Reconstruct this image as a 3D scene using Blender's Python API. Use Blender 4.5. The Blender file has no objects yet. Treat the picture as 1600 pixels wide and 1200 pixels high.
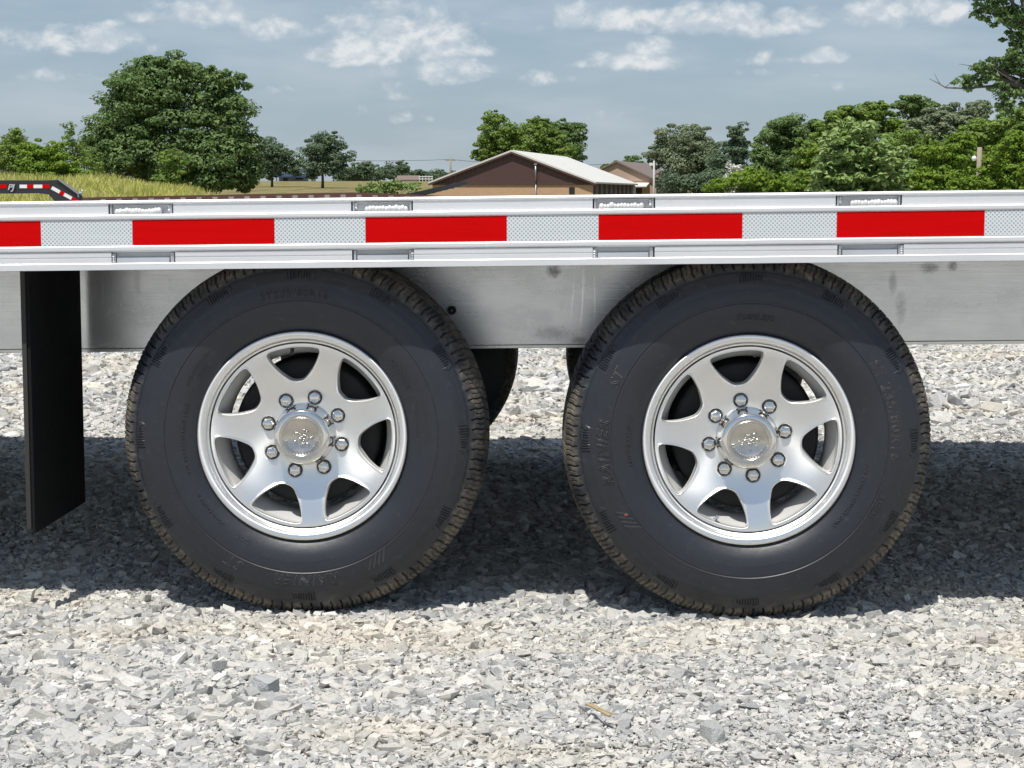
import bpy, bmesh, math, random
import numpy as np
from mathutils import Vector, Matrix
from mathutils import noise as mn
R = math.radians
PI = math.pi
random.seed(7)
S = bpy.context.scene
COL = S.collection

# ---------------------------------------------------------------- camera
F_PX = 2900.0
PSI = math.atan(95 / F_PX)
TH = math.atan((600 - 303) / F_PX)
FWD = Vector((-math.sin(PSI) * math.cos(TH), math.cos(PSI) * math.cos(TH), -math.sin(TH)))
RGT = Vector((math.cos(PSI), math.sin(PSI), 0))
UPV = RGT.cross(FWD)
def ray(px, py):
    return FWD + RGT * ((px - 800) / F_PX) - UPV * ((py - 600) / F_PX)
AXZ = 0.381
CAM = Vector((0, 0, AXZ)) - ray(472, 682) * 3.93
def at(px, py, Y):
    d = ray(px, py)
    return CAM + d * ((Y - CAM.y) / d.y)
cd = bpy.data.cameras.new('camera')
cd.sensor_width = 36; cd.lens = F_PX / 1600 * 36
cd.clip_start = 0.1; cd.clip_end = 9000
cam = bpy.data.objects.new('camera', cd)
cam.location = CAM
cam.rotation_euler = (PI / 2 - TH, 0, PSI)
COL.objects.link(cam); S.camera = cam

# ---------------------------------------------------------------- light
SX, SY = 0.15, 0.43           # shadow shift per metre of drop (right, away)
sd = Vector((-SX, -SY, 1)).normalized()
SUN_EL = math.asin(sd.z)
w = bpy.data.worlds.new('World'); S.world = w; w.use_nodes = True
sl = bpy.data.lights.new('sun', 'SUN'); sl.energy = 5.0; sl.angle = R(0.55); sl.color = (1.0, 0.96, 0.89)
so = bpy.data.objects.new('sun', sl); COL.objects.link(so)
so.rotation_euler = sd.to_track_quat('Z', 'Y').to_euler()
so.location = (0, 0, 30)
S.view_settings.view_transform = 'Standard'; S.view_settings.look = 'None'
S.view_settings.exposure = 0.0; S.view_settings.gamma = 1.0
S.view_settings.use_curve_mapping = False
S.cycles.max_bounces = 8

class NT:
    """small node helper"""
    def __init__(s, nt):
        s.nt = nt
    def n(s, typ, **kw):
        nd = s.nt.nodes.new(typ)
        for k, v in kw.items():
            setattr(nd, k, v)
        return nd
    def link(s, a, b):
        s.nt.links.new(a, b)
    def put(s, sock, v):
        if hasattr(v, 'links'):
            s.nt.links.new(v, sock)
        else:
            sock.default_value = v
    def math(s, op, a, b=0.0, c=None, clamp=False):
        m = s.n('ShaderNodeMath', operation=op); m.use_clamp = clamp
        s.put(m.inputs[0], a); s.put(m.inputs[1], b)
        if c is not None: s.put(m.inputs[2], c)
        return m.outputs[0]
    def mix(s, f, a, b, mode='MIX'):
        m = s.n('ShaderNodeMix', data_type='RGBA', blend_type=mode)
        s.put(m.inputs[0], f)
        s.put(m.inputs[6], a if hasattr(a, 'links') else (*a, 1))
        s.put(m.inputs[7], b if hasattr(b, 'links') else (*b, 1))
        return m.outputs[2]
    def ramp(s, f, stops):
        r = s.n('ShaderNodeValToRGB')
        cr = r.color_ramp
        while len(cr.elements) < len(stops): cr.elements.new(0.5)
        for e, (p, c) in zip(cr.elements, stops):
            e.position = p; e.color = (*c, 1) if not isinstance(c, (int, float)) else (c, c, c, 1)
        s.put(r.inputs[0], f)
        return r.outputs[0]
    def noise(s, vec, scale, detail=4, rough=0.55, dist=0.0):
        t = s.n('ShaderNodeTexNoise'); s.put(t.inputs['Vector'], vec)
        t.inputs['Scale'].default_value = scale; t.inputs['Detail'].default_value = detail
        t.inputs['Roughness'].default_value = rough; t.inputs['Distortion'].default_value = dist
        return t.outputs[0]
    def voro(s, vec, scale, feature='F1', out=0):
        t = s.n('ShaderNodeTexVoronoi', feature=feature); s.put(t.inputs['Vector'], vec)
        t.inputs['Scale'].default_value = scale
        return t.outputs[out]
    def mapping(s, vec, scale=(1, 1, 1), loc=(0, 0, 0), rot=(0, 0, 0)):
        m = s.n('ShaderNodeMapping'); s.put(m.inputs[0], vec)
        m.inputs['Scale'].default_value = scale; m.inputs['Location'].default_value = loc
        m.inputs['Rotation'].default_value = rot
        return m.outputs[0]
    def sstep(s, x, a, b):
        m = s.n('ShaderNodeMapRange', interpolation_type='SMOOTHSTEP')
        s.put(m.inputs[0], x); m.inputs[1].default_value = a; m.inputs[2].default_value = b
        m.inputs[3].default_value = 0; m.inputs[4].default_value = 1
        return m.outputs[0]

# ---- sky: Nishita plus a thin veil and fair-weather cumulus
def build_sky():
    k = NT(w.node_tree)
    for nd in list(w.node_tree.nodes): w.node_tree.nodes.remove(nd)
    out = k.n('ShaderNodeOutputWorld'); bg = k.n('ShaderNodeBackground')
    bg.inputs[1].default_value = 0.10
    k.link(bg.outputs[0], out.inputs[0])
    sky = k.n('ShaderNodeTexSky', sky_type='NISHITA')
    sky.sun_disc = False; sky.sun_elevation = SUN_EL
    sky.sun_rotation = math.atan2(sd.x, sd.y)
    sky.air_density = 1.0; sky.dust_density = 0.6; sky.ozone_density = 1.2
    tc = k.n('ShaderNodeTexCoord')
    sep = k.n('ShaderNodeSeparateXYZ'); k.link(tc.outputs['Generated'], sep.inputs[0])
    X, Y, Z = sep.outputs
    veil = k.mix(0.72, sky.outputs[0], (3.10, 4.15, 5.30))
    top = k.sstep(Z, 0.12, 0.8)
    base = k.mix(top, veil, sky.outputs[0])
    # explicit cumulus in azimuth / height
    az = k.math('ARCTAN2', X, Y)
    cmb = k.n('ShaderNodeCombineXYZ'); k.put(cmb.inputs[0], az); k.put(cmb.inputs[1], k.math('MULTIPLY', Z, 1.35)); 
    P = cmb.outputs[0]
    n1 = k.noise(P, 36, 8, 0.60, 0.25)
    n2 = k.noise(P, 150, 5, 0.6)
    nn = k.math('ADD', k.math('MULTIPLY', k.math('SUBTRACT', n1, 0.5), 1.8), k.math('MULTIPLY', k.math('SUBTRACT', n2, 0.5), 0.9))
    clouds = [(625, 64, 90, 40, 1.0), (605, 44, 42, 26, 1.0), (560, 76, 44, 26, .9), (690, 56, 52, 36, .9), (500, 90, 40, 15, .7), (560, 92, 70, 14, .9), (610, 112, 45, 14, .5), (695, 115, 50, 22, .85),
              (700, 78, 55, 14, .8), (125, 66, 72, 20, .9), (150, 56, 26, 16, .8), (90, 120, 60, 12, .5), (300, 20, 75, 26, .65), (425, 50, 45, 20, .75),
              (245, 75, 24, 14, .5), (960, 32, 88, 20, .95), (1000, 22, 40, 14, .8), (1110, 34, 75, 22, .95), (1190, 45, 60, 16, .85), (1255, 30, 60, 18, .7), (1285, 90, 35, 12, .8),
              (990, 98, 68, 14, .9), (1020, 78, 40, 14, .85), (1200, 92, 60, 14, .5), (1395, 22, 80, 22, .85), (1470, 20, 50, 22, .8),
              (1310, 145, 16, 18, .35), (850, 125, 40, 14, .45), (765, 108, 22, 10, .5), (610, 185, 60, 22, .3), (610, 145, 45, 16, .45), (1150, 15, 60, 9, .4),
              (15, 52, 36, 16, .5), (170, 40, 30, 8, .3), (440, 140, 30, 10, .3), (945, 182, 30, 14, .3), (1210, 115, 70, 8, .35)]
    vp = k.math('MULTIPLY', k.math('SUBTRACT', 0.42, k.voro(k.mapping(P, (1, 1.15, 1)), 95, 'SMOOTH_F1')), 1.1)
    nn = k.math('ADD', nn, vp)
    acc = None
    for (cx, cy, rx, ry, a) in clouds:
        d = ray(cx, cy).normalized()
        a0 = math.atan2(d.x, d.y); z0 = d.z
        dx = k.math('MULTIPLY', k.math('SUBTRACT', az, a0), F_PX / (rx * 1.18))
        dz = k.math('MULTIPLY', k.math('SUBTRACT', Z, z0), F_PX / (ry * 1.22))
        # flatter bases: the lower half falls off faster
        dz = k.math('MULTIPLY', dz, k.math('SUBTRACT', 1.25, k.math('MULTIPLY', k.math('SIGN', dz), 0.25)))
        r2 = k.math('ADD', k.math('MULTIPLY', dx, dx), k.math('MULTIPLY', dz, dz))
        v = k.math('SUBTRACT', a, k.math('MULTIPLY', r2, 0.55))
        acc = v if acc is None else k.math('MAXIMUM', acc, v)
    front = k.math('GREATER_THAN', Y, 0.0)
    acc = k.math('ADD', acc, nn)
    dens = k.math('MULTIPLY', k.sstep(acc, 0.05, 1.1), front)
    # the same kind of cloud over the rest of the sky, thinned where the placed ones are
    dn = k.math('ADD', k.math('MAXIMUM', Z, 0.0), 0.10)
    cp = k.n('ShaderNodeCombineXYZ'); k.put(cp.inputs[0], k.math('DIVIDE', X, dn)); k.put(cp.inputs[1], k.math('DIVIDE', Y, dn))
    g = k.noise(cp.outputs[0], 1.3, 7, 0.6, 0.2)
    gen = k.math('MULTIPLY', k.sstep(g, 0.52, 0.72), k.sstep(Z, 0.10, 0.22))
    soft = k.noise(k.mapping(P, (1, 3.2, 1)), 9, 4, 0.5)
    softm = k.math('MULTIPLY', k.sstep(soft, 0.38, 0.72), 0.42)
    c1 = k.mix(softm, base, (5.9, 6.5, 7.1))
    shade = k.noise(k.mapping(P, (1, 1, 1), (0, 0.006, 0)), 36, 8, 0.60, 0.25)
    ccol = k.mix(k.sstep(k.math('SUBTRACT', n1, shade), -0.08, 0.10), (5.9, 6.5, 7.1), (8.1, 8.3, 8.4))
    c2 = k.mix(k.math('MULTIPLY', dens, 0.88), c1, ccol)
    c3 = k.mix(k.math('MULTIPLY', gen, 0.8), c2, (8.0, 8.2, 8.4))
    k.link(c3, bg.inputs[0])
build_sky()

# ---------------------------------------------------------------- materials
MATS = {}
def newmat(name):
    m = bpy.data.materials.new(name); m.use_nodes = True
    k = NT(m.node_tree)
    b = m.node_tree.nodes['Principled BSDF']
    MATS[name] = m
    return m, k, b
def bump(k, b, h, strength=0.3, dist=0.01):
    n = k.n('ShaderNodeBump'); n.inputs['Strength'].default_value = strength; n.inputs['Distance'].default_value = dist
    k.put(n.inputs['Height'], h); k.link(n.outputs[0], b.inputs['Normal'])
def objco(k):
    return k.n('ShaderNodeTexCoord').outputs['Object']
def wpos(k):
    return k.n('ShaderNodeNewGeometry').outputs['Position']
def simple(name, col, rough=0.6, metal=0.0, var=0.12, scale=8, bs=0.0):
    m, k, b = newmat(name)
    p = objco(k)
    n = k.noise(p, scale, 5)
    c = k.mix(n, tuple(x * (1 - var) for x in col), tuple(min(1, x * (1 + var)) for x in col))
    k.link(c, b.inputs['Base Color'])
    k.link(k.math('ADD', k.math('MULTIPLY', n, 0.2), rough - 0.1, clamp=True), b.inputs['Roughness'])
    if rough > .7: b.inputs['Specular IOR Level'].default_value = 0.25
    b.inputs['Metallic'].default_value = metal
    if bs: bump(k, b, k.noise(p, scale * 6, 4), bs)
    return m

def mk_materials():
    # brushed mill-finish aluminium
    def alu(name, base, rough, metal, smear=0.3, sc=(1.5, 60, 60), spots=0.0):
        m, k, b = newmat(name)
        p = objco(k)
        st = k.noise(k.mapping(p, sc), 6, 6, 0.6)
        bl = k.noise(k.mapping(p, (1.0, 2, 2)), 5, 5, 0.6)
        c = k.mix(k.sstep(bl, 0.3, 0.75), base, tuple(x * (1 - smear) for x in base))
        c = k.mix(k.math('MULTIPLY', st, 0.25), c, tuple(x * 0.6 for x in base))
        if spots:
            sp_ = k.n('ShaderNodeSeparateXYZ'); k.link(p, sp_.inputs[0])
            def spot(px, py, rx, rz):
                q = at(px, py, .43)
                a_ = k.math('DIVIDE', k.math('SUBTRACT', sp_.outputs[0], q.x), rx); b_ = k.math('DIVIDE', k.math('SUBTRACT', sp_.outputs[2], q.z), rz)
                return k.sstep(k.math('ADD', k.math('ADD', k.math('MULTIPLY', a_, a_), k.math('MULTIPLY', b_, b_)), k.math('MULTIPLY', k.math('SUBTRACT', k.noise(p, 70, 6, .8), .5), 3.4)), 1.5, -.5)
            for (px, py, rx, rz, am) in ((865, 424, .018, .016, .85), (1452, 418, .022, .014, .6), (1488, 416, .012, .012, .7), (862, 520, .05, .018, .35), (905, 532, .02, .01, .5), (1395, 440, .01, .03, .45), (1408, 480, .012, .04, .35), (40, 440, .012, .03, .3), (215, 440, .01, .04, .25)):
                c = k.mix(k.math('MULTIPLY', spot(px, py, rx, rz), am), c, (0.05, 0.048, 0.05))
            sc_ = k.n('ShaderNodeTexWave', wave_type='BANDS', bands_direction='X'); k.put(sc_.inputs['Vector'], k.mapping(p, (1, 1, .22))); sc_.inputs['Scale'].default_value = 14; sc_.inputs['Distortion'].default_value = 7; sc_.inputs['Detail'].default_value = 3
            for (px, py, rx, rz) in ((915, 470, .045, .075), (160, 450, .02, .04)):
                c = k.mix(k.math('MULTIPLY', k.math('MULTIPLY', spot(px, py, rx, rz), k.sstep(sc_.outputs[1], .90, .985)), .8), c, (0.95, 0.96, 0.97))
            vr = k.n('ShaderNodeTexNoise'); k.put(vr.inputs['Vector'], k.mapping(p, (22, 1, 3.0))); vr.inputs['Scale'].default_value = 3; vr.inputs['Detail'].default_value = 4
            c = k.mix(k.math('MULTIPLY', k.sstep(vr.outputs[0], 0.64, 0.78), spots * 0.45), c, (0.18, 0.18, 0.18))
        k.link(c, b.inputs['Base Color']); b.inputs['Metallic'].default_value = metal
        k.link(k.math('ADD', k.math('MULTIPLY', bl, 0.25), rough - 0.12, clamp=True), b.inputs['Roughness'])
        bump(k, b, st, 0.12, 0.002)
    alu('rail_aluminium', (0.83, 0.835, 0.85), 0.44, 0.55, 0.10)
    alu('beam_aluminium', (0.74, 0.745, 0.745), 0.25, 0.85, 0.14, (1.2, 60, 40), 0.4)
    alu('pocket_aluminium', (0.56, 0.58, 0.60), 0.45, 0.6, 0.3)
    alu('weld_aluminium', (0.80, 0.80, 0.79), 0.5, 0.35, 0.2)
    simple('deck_paint', (0.035, 0.037, 0.04), 0.75)
    simple('frame_dark', (0.05, 0.05, 0.055), 0.6)
    m, k, b = newmat('tape_red'); p = objco(k)
    k.link(k.mix(k.noise(k.mapping(p, (1, 1, 14)), 8, 4), (0.48, 0.001, 0.0015), (0.60, 0.002, 0.003)), b.inputs['Base Color'])
    b.inputs['Roughness'].default_value = 0.8; b.inputs['Specular IOR Level'].default_value = 0.05
    m, k, b = newmat('tape_white'); p = objco(k)
    sx = k.n('ShaderNodeSeparateXYZ'); k.link(p, sx.inputs[0])
    u = k.math('MULTIPLY', sx.outputs[0], 2 * PI / 0.0085); v = k.math('MULTIPLY', sx.outputs[2], 2 * PI / 0.0085)
    lat = k.math('MULTIPLY', k.math('SINE', u), k.math('SINE', v))
    lat = k.math('ADD', k.math('COSINE', k.math('ADD', u, v)), k.math('COSINE', k.math('SUBTRACT', u, v)))
    big = k.noise(k.mapping(p, (2, 1, 60)), 2, 2)
    c = k.mix(k.sstep(lat, 0.25, 1.3), (0.62, 0.65, 0.67), (0.24, 0.27, 0.30))
    c = k.mix(k.math('MULTIPLY', k.sstep(big, 0.5, 0.7), 0.3), c, (0.6, 0.63, 0.66))
    k.link(c, b.inputs['Base Color']); b.inputs['Roughness'].default_value = 0.35
    # machined alloy wheel
    m, k, b = newmat('wheel_alloy'); p = objco(k)
    sx = k.n('ShaderNodeSeparateXYZ'); k.link(p, sx.inputs[0])
    rad = k.math('SQRT', k.math('ADD', k.math('MULTIPLY', sx.outputs[0], sx.outputs[0]), k.math('MULTIPLY', sx.outputs[2], sx.outputs[2])))
    cmb = k.n('ShaderNodeCombineXYZ'); k.put(cmb.inputs[0], k.math('MULTIPLY', rad, 900))
    rings = k.noise(cmb.outputs[0], 1, 3, 0.7)
    bl = k.noise(p, 14, 4)
    k.link(k.mix(bl, (0.95, 0.945, 0.93), (0.86, 0.86, 0.85)), b.inputs['Base Color'])
    b.inputs['Metallic'].default_value = 0.92
    k.link(k.math('ADD', k.math('MULTIPLY', bl, 0.16), 0.27), b.inputs['Roughness'])
    b.inputs['Anisotropic'].default_value = 0.8
    tg = k.n('ShaderNodeTangent', direction_type='RADIAL', axis='Y'); k.link(tg.outputs[0], b.inputs['Tangent'])
    bump(k, b, rings, 0.05, 0.0004)
    m, k, b = newmat('wheel_inner'); p = objco(k)
    k.link(k.mix(k.noise(p, 25, 4), (0.72, 0.71, 0.69), (0.60, 0.60, 0.59)), b.inputs['Base Color'])
    b.inputs['Metallic'].default_value = 0.35; b.inputs['Roughness'].default_value = 0.4
    m, k, b = newmat('chrome'); p = objco(k)
    b.inputs['Base Color'].default_value = (0.80, 0.79, 0.77, 1); b.inputs['Metallic'].default_value = 1
    k.link(k.math('ADD', k.math('MULTIPLY', k.noise(p, 60, 4), 0.12), 0.03), b.inputs['Roughness'])
    m, k, b = newmat('cap_face'); p = objco(k)
    k.link(k.mix(k.noise(p, 50, 4), (0.70, 0.67, 0.62), (0.50, 0.47, 0.43)), b.inputs['Base Color']); b.inputs['Metallic'].default_value = 0.95
    b.inputs['Roughness'].default_value = 0.22; bump(k, b, k.noise(p, 160, 4), 0.25, 0.002)
    # tyre rubber, dusty and muddy tread
    m, k, b = newmat('tyre_rubber'); p = objco(k)
    sx = k.n('ShaderNodeSeparateXYZ'); k.link(p, sx.inputs[0])
    rad = k.math('SQRT', k.math('ADD', k.math('MULTIPLY', sx.outputs[0], sx.outputs[0]), k.math('MULTIPLY', sx.outputs[2], sx.outputs[2])))
    n1 = k.noise(p, 11, 6, 0.65); n2 = k.noise(p, 60, 5, 0.7); n3 = k.noise(p, 3.0, 3)
    c = k.mix(n1, (0.006, 0.008, 0.014), (0.018, 0.022, 0.030))
    c = k.mix(k.math('MULTIPLY', k.sstep(n2, 0.55, 0.8), 0.3), c, (0.10, 0.105, 0.11))
    dust = k.math('MULTIPLY', k.sstep(k.math('ADD', rad, k.math('MULTIPLY', k.math('SUBTRACT', n2, 0.5), 0.035)), 0.354, 0.372), k.sstep(k.math('ADD', n3, k.math('MULTIPLY', n1, 0.7)), 0.66, 1.02))
    mud = k.mix(k.sstep(k.math('ADD', k.math('MULTIPLY', n1, .6), k.math('MULTIPLY', n2, .6)), .45, .78), (0.045, 0.038, 0.030), (0.27, 0.23, 0.17))
    c = k.mix(k.math('MULTIPLY', dust, 0.72), c, mud)
    k.link(c, b.inputs['Base Color'])
    k.link(k.math('ADD', 0.45, k.math('MULTIPLY', dust, 0.45)), b.inputs['Roughness'])
    b.inputs['Specular IOR Level'].default_value = 0.65
    bump(k, b, n2, 0.25, 0.002)
    m, k, b = newmat('tyre_letter'); b.inputs['Base Color'].default_value = (0.045, 0.047, 0.052, 1); b.inputs['Roughness'].default_value = 0.42
    simple('flap_rubber', (0.006, 0.006, 0.007), 0.8, 0, .2, 12, .2)
    simple('flap_edge', (0.045, 0.043, 0.04), 0.8)
    simple('cast_iron', (0.02, 0.02, 0.021), 0.7)
    simple('galvanised', (0.35, 0.36, 0.37), 0.4, 0.8)
    simple('cap_red', (0.16, 0.06, 0.05), 0.8)
    # gravel stones
    m, k, b = newmat('gravel_stone'); p = wpos(k)
    oi = k.n('ShaderNodeObjectInfo')
    base = k.ramp(oi.outputs['Random'], [(0.0, (0.26, 0.27, 0.275)), (0.22, (0.38, 0.385, 0.38)), (0.5, (0.47, 0.47, 0.455)), (0.74, (0.53, 0.51, 0.465)), (0.87, (0.58, 0.565, 0.525)), (1.0, (0.72, 0.71, 0.68))])
    band = k.noise(k.mapping(p, (0.55, 1.5, 1)), 1.5, 4, 0.6)
    c = k.mix(k.math('MULTIPLY', k.sstep(band, 0.47, 0.66), 0.45), base, (0.62, 0.545, 0.42))
    tx = k.noise(p, 160, 6, 0.7); c = k.mix(k.math('MULTIPLY', k.sstep(tx, .45, .7), 0.4), c, (0.64, 0.62, 0.57)); c = k.mix(k.math('MULTIPLY', k.sstep(k.noise(p, 90, 6, .75), .50, .68), 0.55), c, (0.22, 0.22, 0.215))
    k.link(c, b.inputs['Base Color']); b.inputs['Roughness'].default_value = 0.92; b.inputs['Specular IOR Level'].default_value = 0.25
    bump(k, b, k.noise(p, 220, 6, .75), 0.7, 0.003)
    # ground: gravel lot turning to grass beyond it
    m, k, b = newmat('ground_mix'); p = wpos(k)
    v = k.voro(p, 70, 'F1', 1); v2 = k.voro(p, 28, 'F1', 1)
    s1 = k.n('ShaderNodeSeparateColor'); k.link(v, s1.inputs[0]); s2 = k.n('ShaderNodeSeparateColor'); k.link(v2, s2.inputs[0])
    g1 = k.ramp(s1.outputs[0], [(0, (0.28, 0.28, 0.27)), (0.6, (0.48, 0.47, 0.44)), (1, (0.66, 0.65, 0.61))])
    band = k.noise(k.mapping(p, (0.55, 1.5, 1)), 1.5, 4, 0.6)
    g1 = k.mix(k.math('MULTIPLY', k.sstep(band, 0.47, 0.66), 0.5), g1, (0.56, 0.49, 0.38))
    vd = k.voro(p, 70, 'F1', 0); vd2 = k.voro(p, 28, 'F1', 0)
    field = k.ramp(k.noise(k.mapping(p, (1, 0.15, 1)), 0.35, 6, 0.6), [(0.3, (0.12, 0.12, 0.045)), (0.5, (0.23, 0.19, 0.085)), (0.7, (0.16, 0.16, 0.05))])
    sp = k.n('ShaderNodeSeparateXYZ'); k.link(p, sp.inputs[0])
    far = k.sstep(k.math('ADD', sp.outputs[1], k.math('MULTIPLY', k.noise(p, 0.3, 3), 8)), 52, 60)
    k.link(k.mix(far, g1, field), b.inputs['Base Color']); b.inputs['Roughness'].default_value = 0.95; b.inputs['Specular IOR Level'].default_value = 0.2
    bump(k, b, k.math('ADD', vd, vd2), 0.9, 0.01)
    # foliage
    def leaf(name, c1, c2, c3, tr=0.30):
        m, k, b = newmat(name)
        g = k.n('ShaderNodeNewGeometry')
        p = g.outputs['Position']
        c = k.ramp(g.outputs['Random Per Island'], [(0, c1), (0.5, c2), (1, c3)])
        n = k.noise(p, 0.55, 3)
        c = k.mix(k.math('MULTIPLY', k.sstep(n, 0.4, 0.65), 0.4), c, c3)
        k.link(c, b.inputs['Base Color']); b.inputs['Roughness'].default_value = 0.6; b.inputs['Specular IOR Level'].default_value = 0.3
        t = k.n('ShaderNodeBsdfTranslucent'); k.link(k.mix(0.5, c, c3), t.inputs[0])
        ms = k.n('ShaderNodeMixShader'); ms.inputs[0].default_value = tr
        k.link(b.outputs[0], ms.inputs[1]); k.link(t.outputs[0], ms.inputs[2])
        k.link(ms.outputs[0], m.node_tree.nodes['Material Output'].inputs[0])
    leaf('leaf_dark', (0.075, 0.130, 0.048), (0.12, 0.20, 0.065), (0.20, 0.29, 0.095))
    leaf('leaf_mid', (0.09, 0.16, 0.032), (0.15, 0.24, 0.042), (0.24, 0.34, 0.07))
    leaf('leaf_bright', (0.09, 0.17, 0.02), (0.15, 0.25, 0.025), (0.22, 0.32, 0.035))
    leaf('leaf_grey', (0.12, 0.165, 0.09), (0.19, 0.24, 0.135), (0.27, 0.32, 0.19))
    leaf('leaf_far', (0.075, 0.125, 0.075), (0.115, 0.175, 0.10), (0.165, 0.23, 0.125))
    leaf('leaf_pale', (0.10, 0.19, 0.045), (0.19, 0.29, 0.075), (0.34, 0.43, 0.17))
    leaf('grass_blade', (0.28, 0.36, 0.05), (0.50, 0.52, 0.10), (0.66, 0.60, 0.26))
    leaf('flower_white', (0.5, 0.52, 0.45), (0.6, 0.6, 0.55), (0.7, 0.7, 0.66), 0.2)
    simple('bark', (0.10, 0.085, 0.07), 0.9, 0, .4, 6, .4)
    simple('dead_wood', (0.13, 0.11, 0.095), 0.9, 0, .3, 6)
    # buildings
    def ribbed(name, col, n, ax=0, rough=0.5):
        m, k, b = newmat(name); p = objco(k)
        sx = k.n('ShaderNodeSeparateXYZ'); k.link(p, sx.inputs[0])
        s = k.math('SINE', k.math('MULTIPLY', sx.outputs[ax], 2 * PI * n))
        nn = k.noise(p, 1.5, 4)
        k.link(k.mix(nn, tuple(x * .88 for x in col), tuple(x * 1.1 for x in col)), b.inputs['Base Color']); b.inputs['Roughness'].default_value = rough
        bump(k, b, s, 0.5, 0.03)
    ribbed('siding_brown', (0.082, 0.042, 0.040), 3)
    ribbed('roof_pale', (0.64, 0.63, 0.58), 2, 1)
    ribbed('roof_brown', (0.20, 0.15, 0.125), 2, 1)
    m, k, b = newmat('block_tan'); p = objco(k)
    br = k.n('ShaderNodeTexBrick'); k.link(k.mapping(p, (1, 1, 1), (0, 0, 0), (PI / 2, 0, 0)), br.inputs[0])
    br.inputs['Color1'].default_value = (0.50, 0.33, 0.205, 1); br.inputs['Color2'].default_value = (0.46, 0.30, 0.185, 1); br.inputs['Mortar'].default_value = (0.43, 0.29, 0.19, 1)
    br.inputs['Scale'].default_value = 2.4; br.inputs['Mortar Size'].default_value = 0.012
    k.link(br.outputs[0], b.inputs['Base Color']); b.inputs['Roughness'].default_value = 0.9
    simple('stucco_pink', (0.42, 0.31, 0.24), 0.9, 0, .06, 1)
    simple('white_paint', (0.72, 0.72, 0.70), 0.5, 0, .05)
    simple('house_white', (0.40, 0.44, 0.46), 0.7, 0, .05)
    simple('blue_paint', (0.02, 0.045, 0.09), 0.5)
    simple('brown_trim', (0.07, 0.04, 0.035), 0.6)
    simple('dark_opening', (0.02, 0.02, 0.022), 0.4)
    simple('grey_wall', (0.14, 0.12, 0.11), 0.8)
    simple('pole_wood', (0.30, 0.25, 0.19), 0.85, 0, .2, 10)
    simple('black_steel', (0.018, 0.019, 0.022), 0.45)
    simple('rust_steel', (0.10, 0.05, 0.04), 0.75, 0, .3)
    simple('wire_dark', (0.05, 0.05, 0.055), 0.6)
    simple('worn_tape', (0.26, 0.22, 0.21), 0.7)
    simple('letter_grey', (0.42, 0.43, 0.45), 0.4)
mk_materials()
M = MATS

# ---------------------------------------------------------------- mesh helpers
def link(name, me, mat=None, parent=None):
    o = bpy.data.objects.new(name, me); COL.objects.link(o)
    if mat is not None and not me.materials:
        for m_ in (mat if isinstance(mat, (list, tuple)) else [mat]): me.materials.append(m_)
    if parent is not None: o.parent = parent
    return o
def tag(o, label=None, cat=None, group=None, kind=None):
    if label: o['label'] = label
    if cat: o['category'] = cat
    if group: o['group'] = group
    if kind: o['kind'] = kind
    return o
def empty(name, loc=(0, 0, 0), rz=0.0):
    o = bpy.data.objects.new(name, None); COL.objects.link(o)
    o.empty_display_size = 0.2; o.location = loc; o.rotation_euler = (0, 0, rz)
    return o
def npmesh(name, V, Fq, smooth=False, mat_idx=None):
    me = bpy.data.meshes.new(name)
    V = np.asarray(V, dtype=np.float32); Fq = np.asarray(Fq, dtype=np.int32)
    n = Fq.shape[1]
    me.vertices.add(len(V)); me.vertices.foreach_set('co', V.ravel())
    me.loops.add(Fq.size); me.loops.foreach_set('vertex_index', Fq.ravel())
    me.polygons.add(len(Fq)); me.polygons.foreach_set('loop_start', np.arange(0, Fq.size, n, dtype=np.int32))
    me.polygons.foreach_set('use_smooth', np.full(len(Fq), bool(smooth)))
    if mat_idx is not None: me.polygons.foreach_set('material_index', np.asarray(mat_idx, dtype=np.int32))
    me.update(calc_edges=True)
    return me
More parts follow.
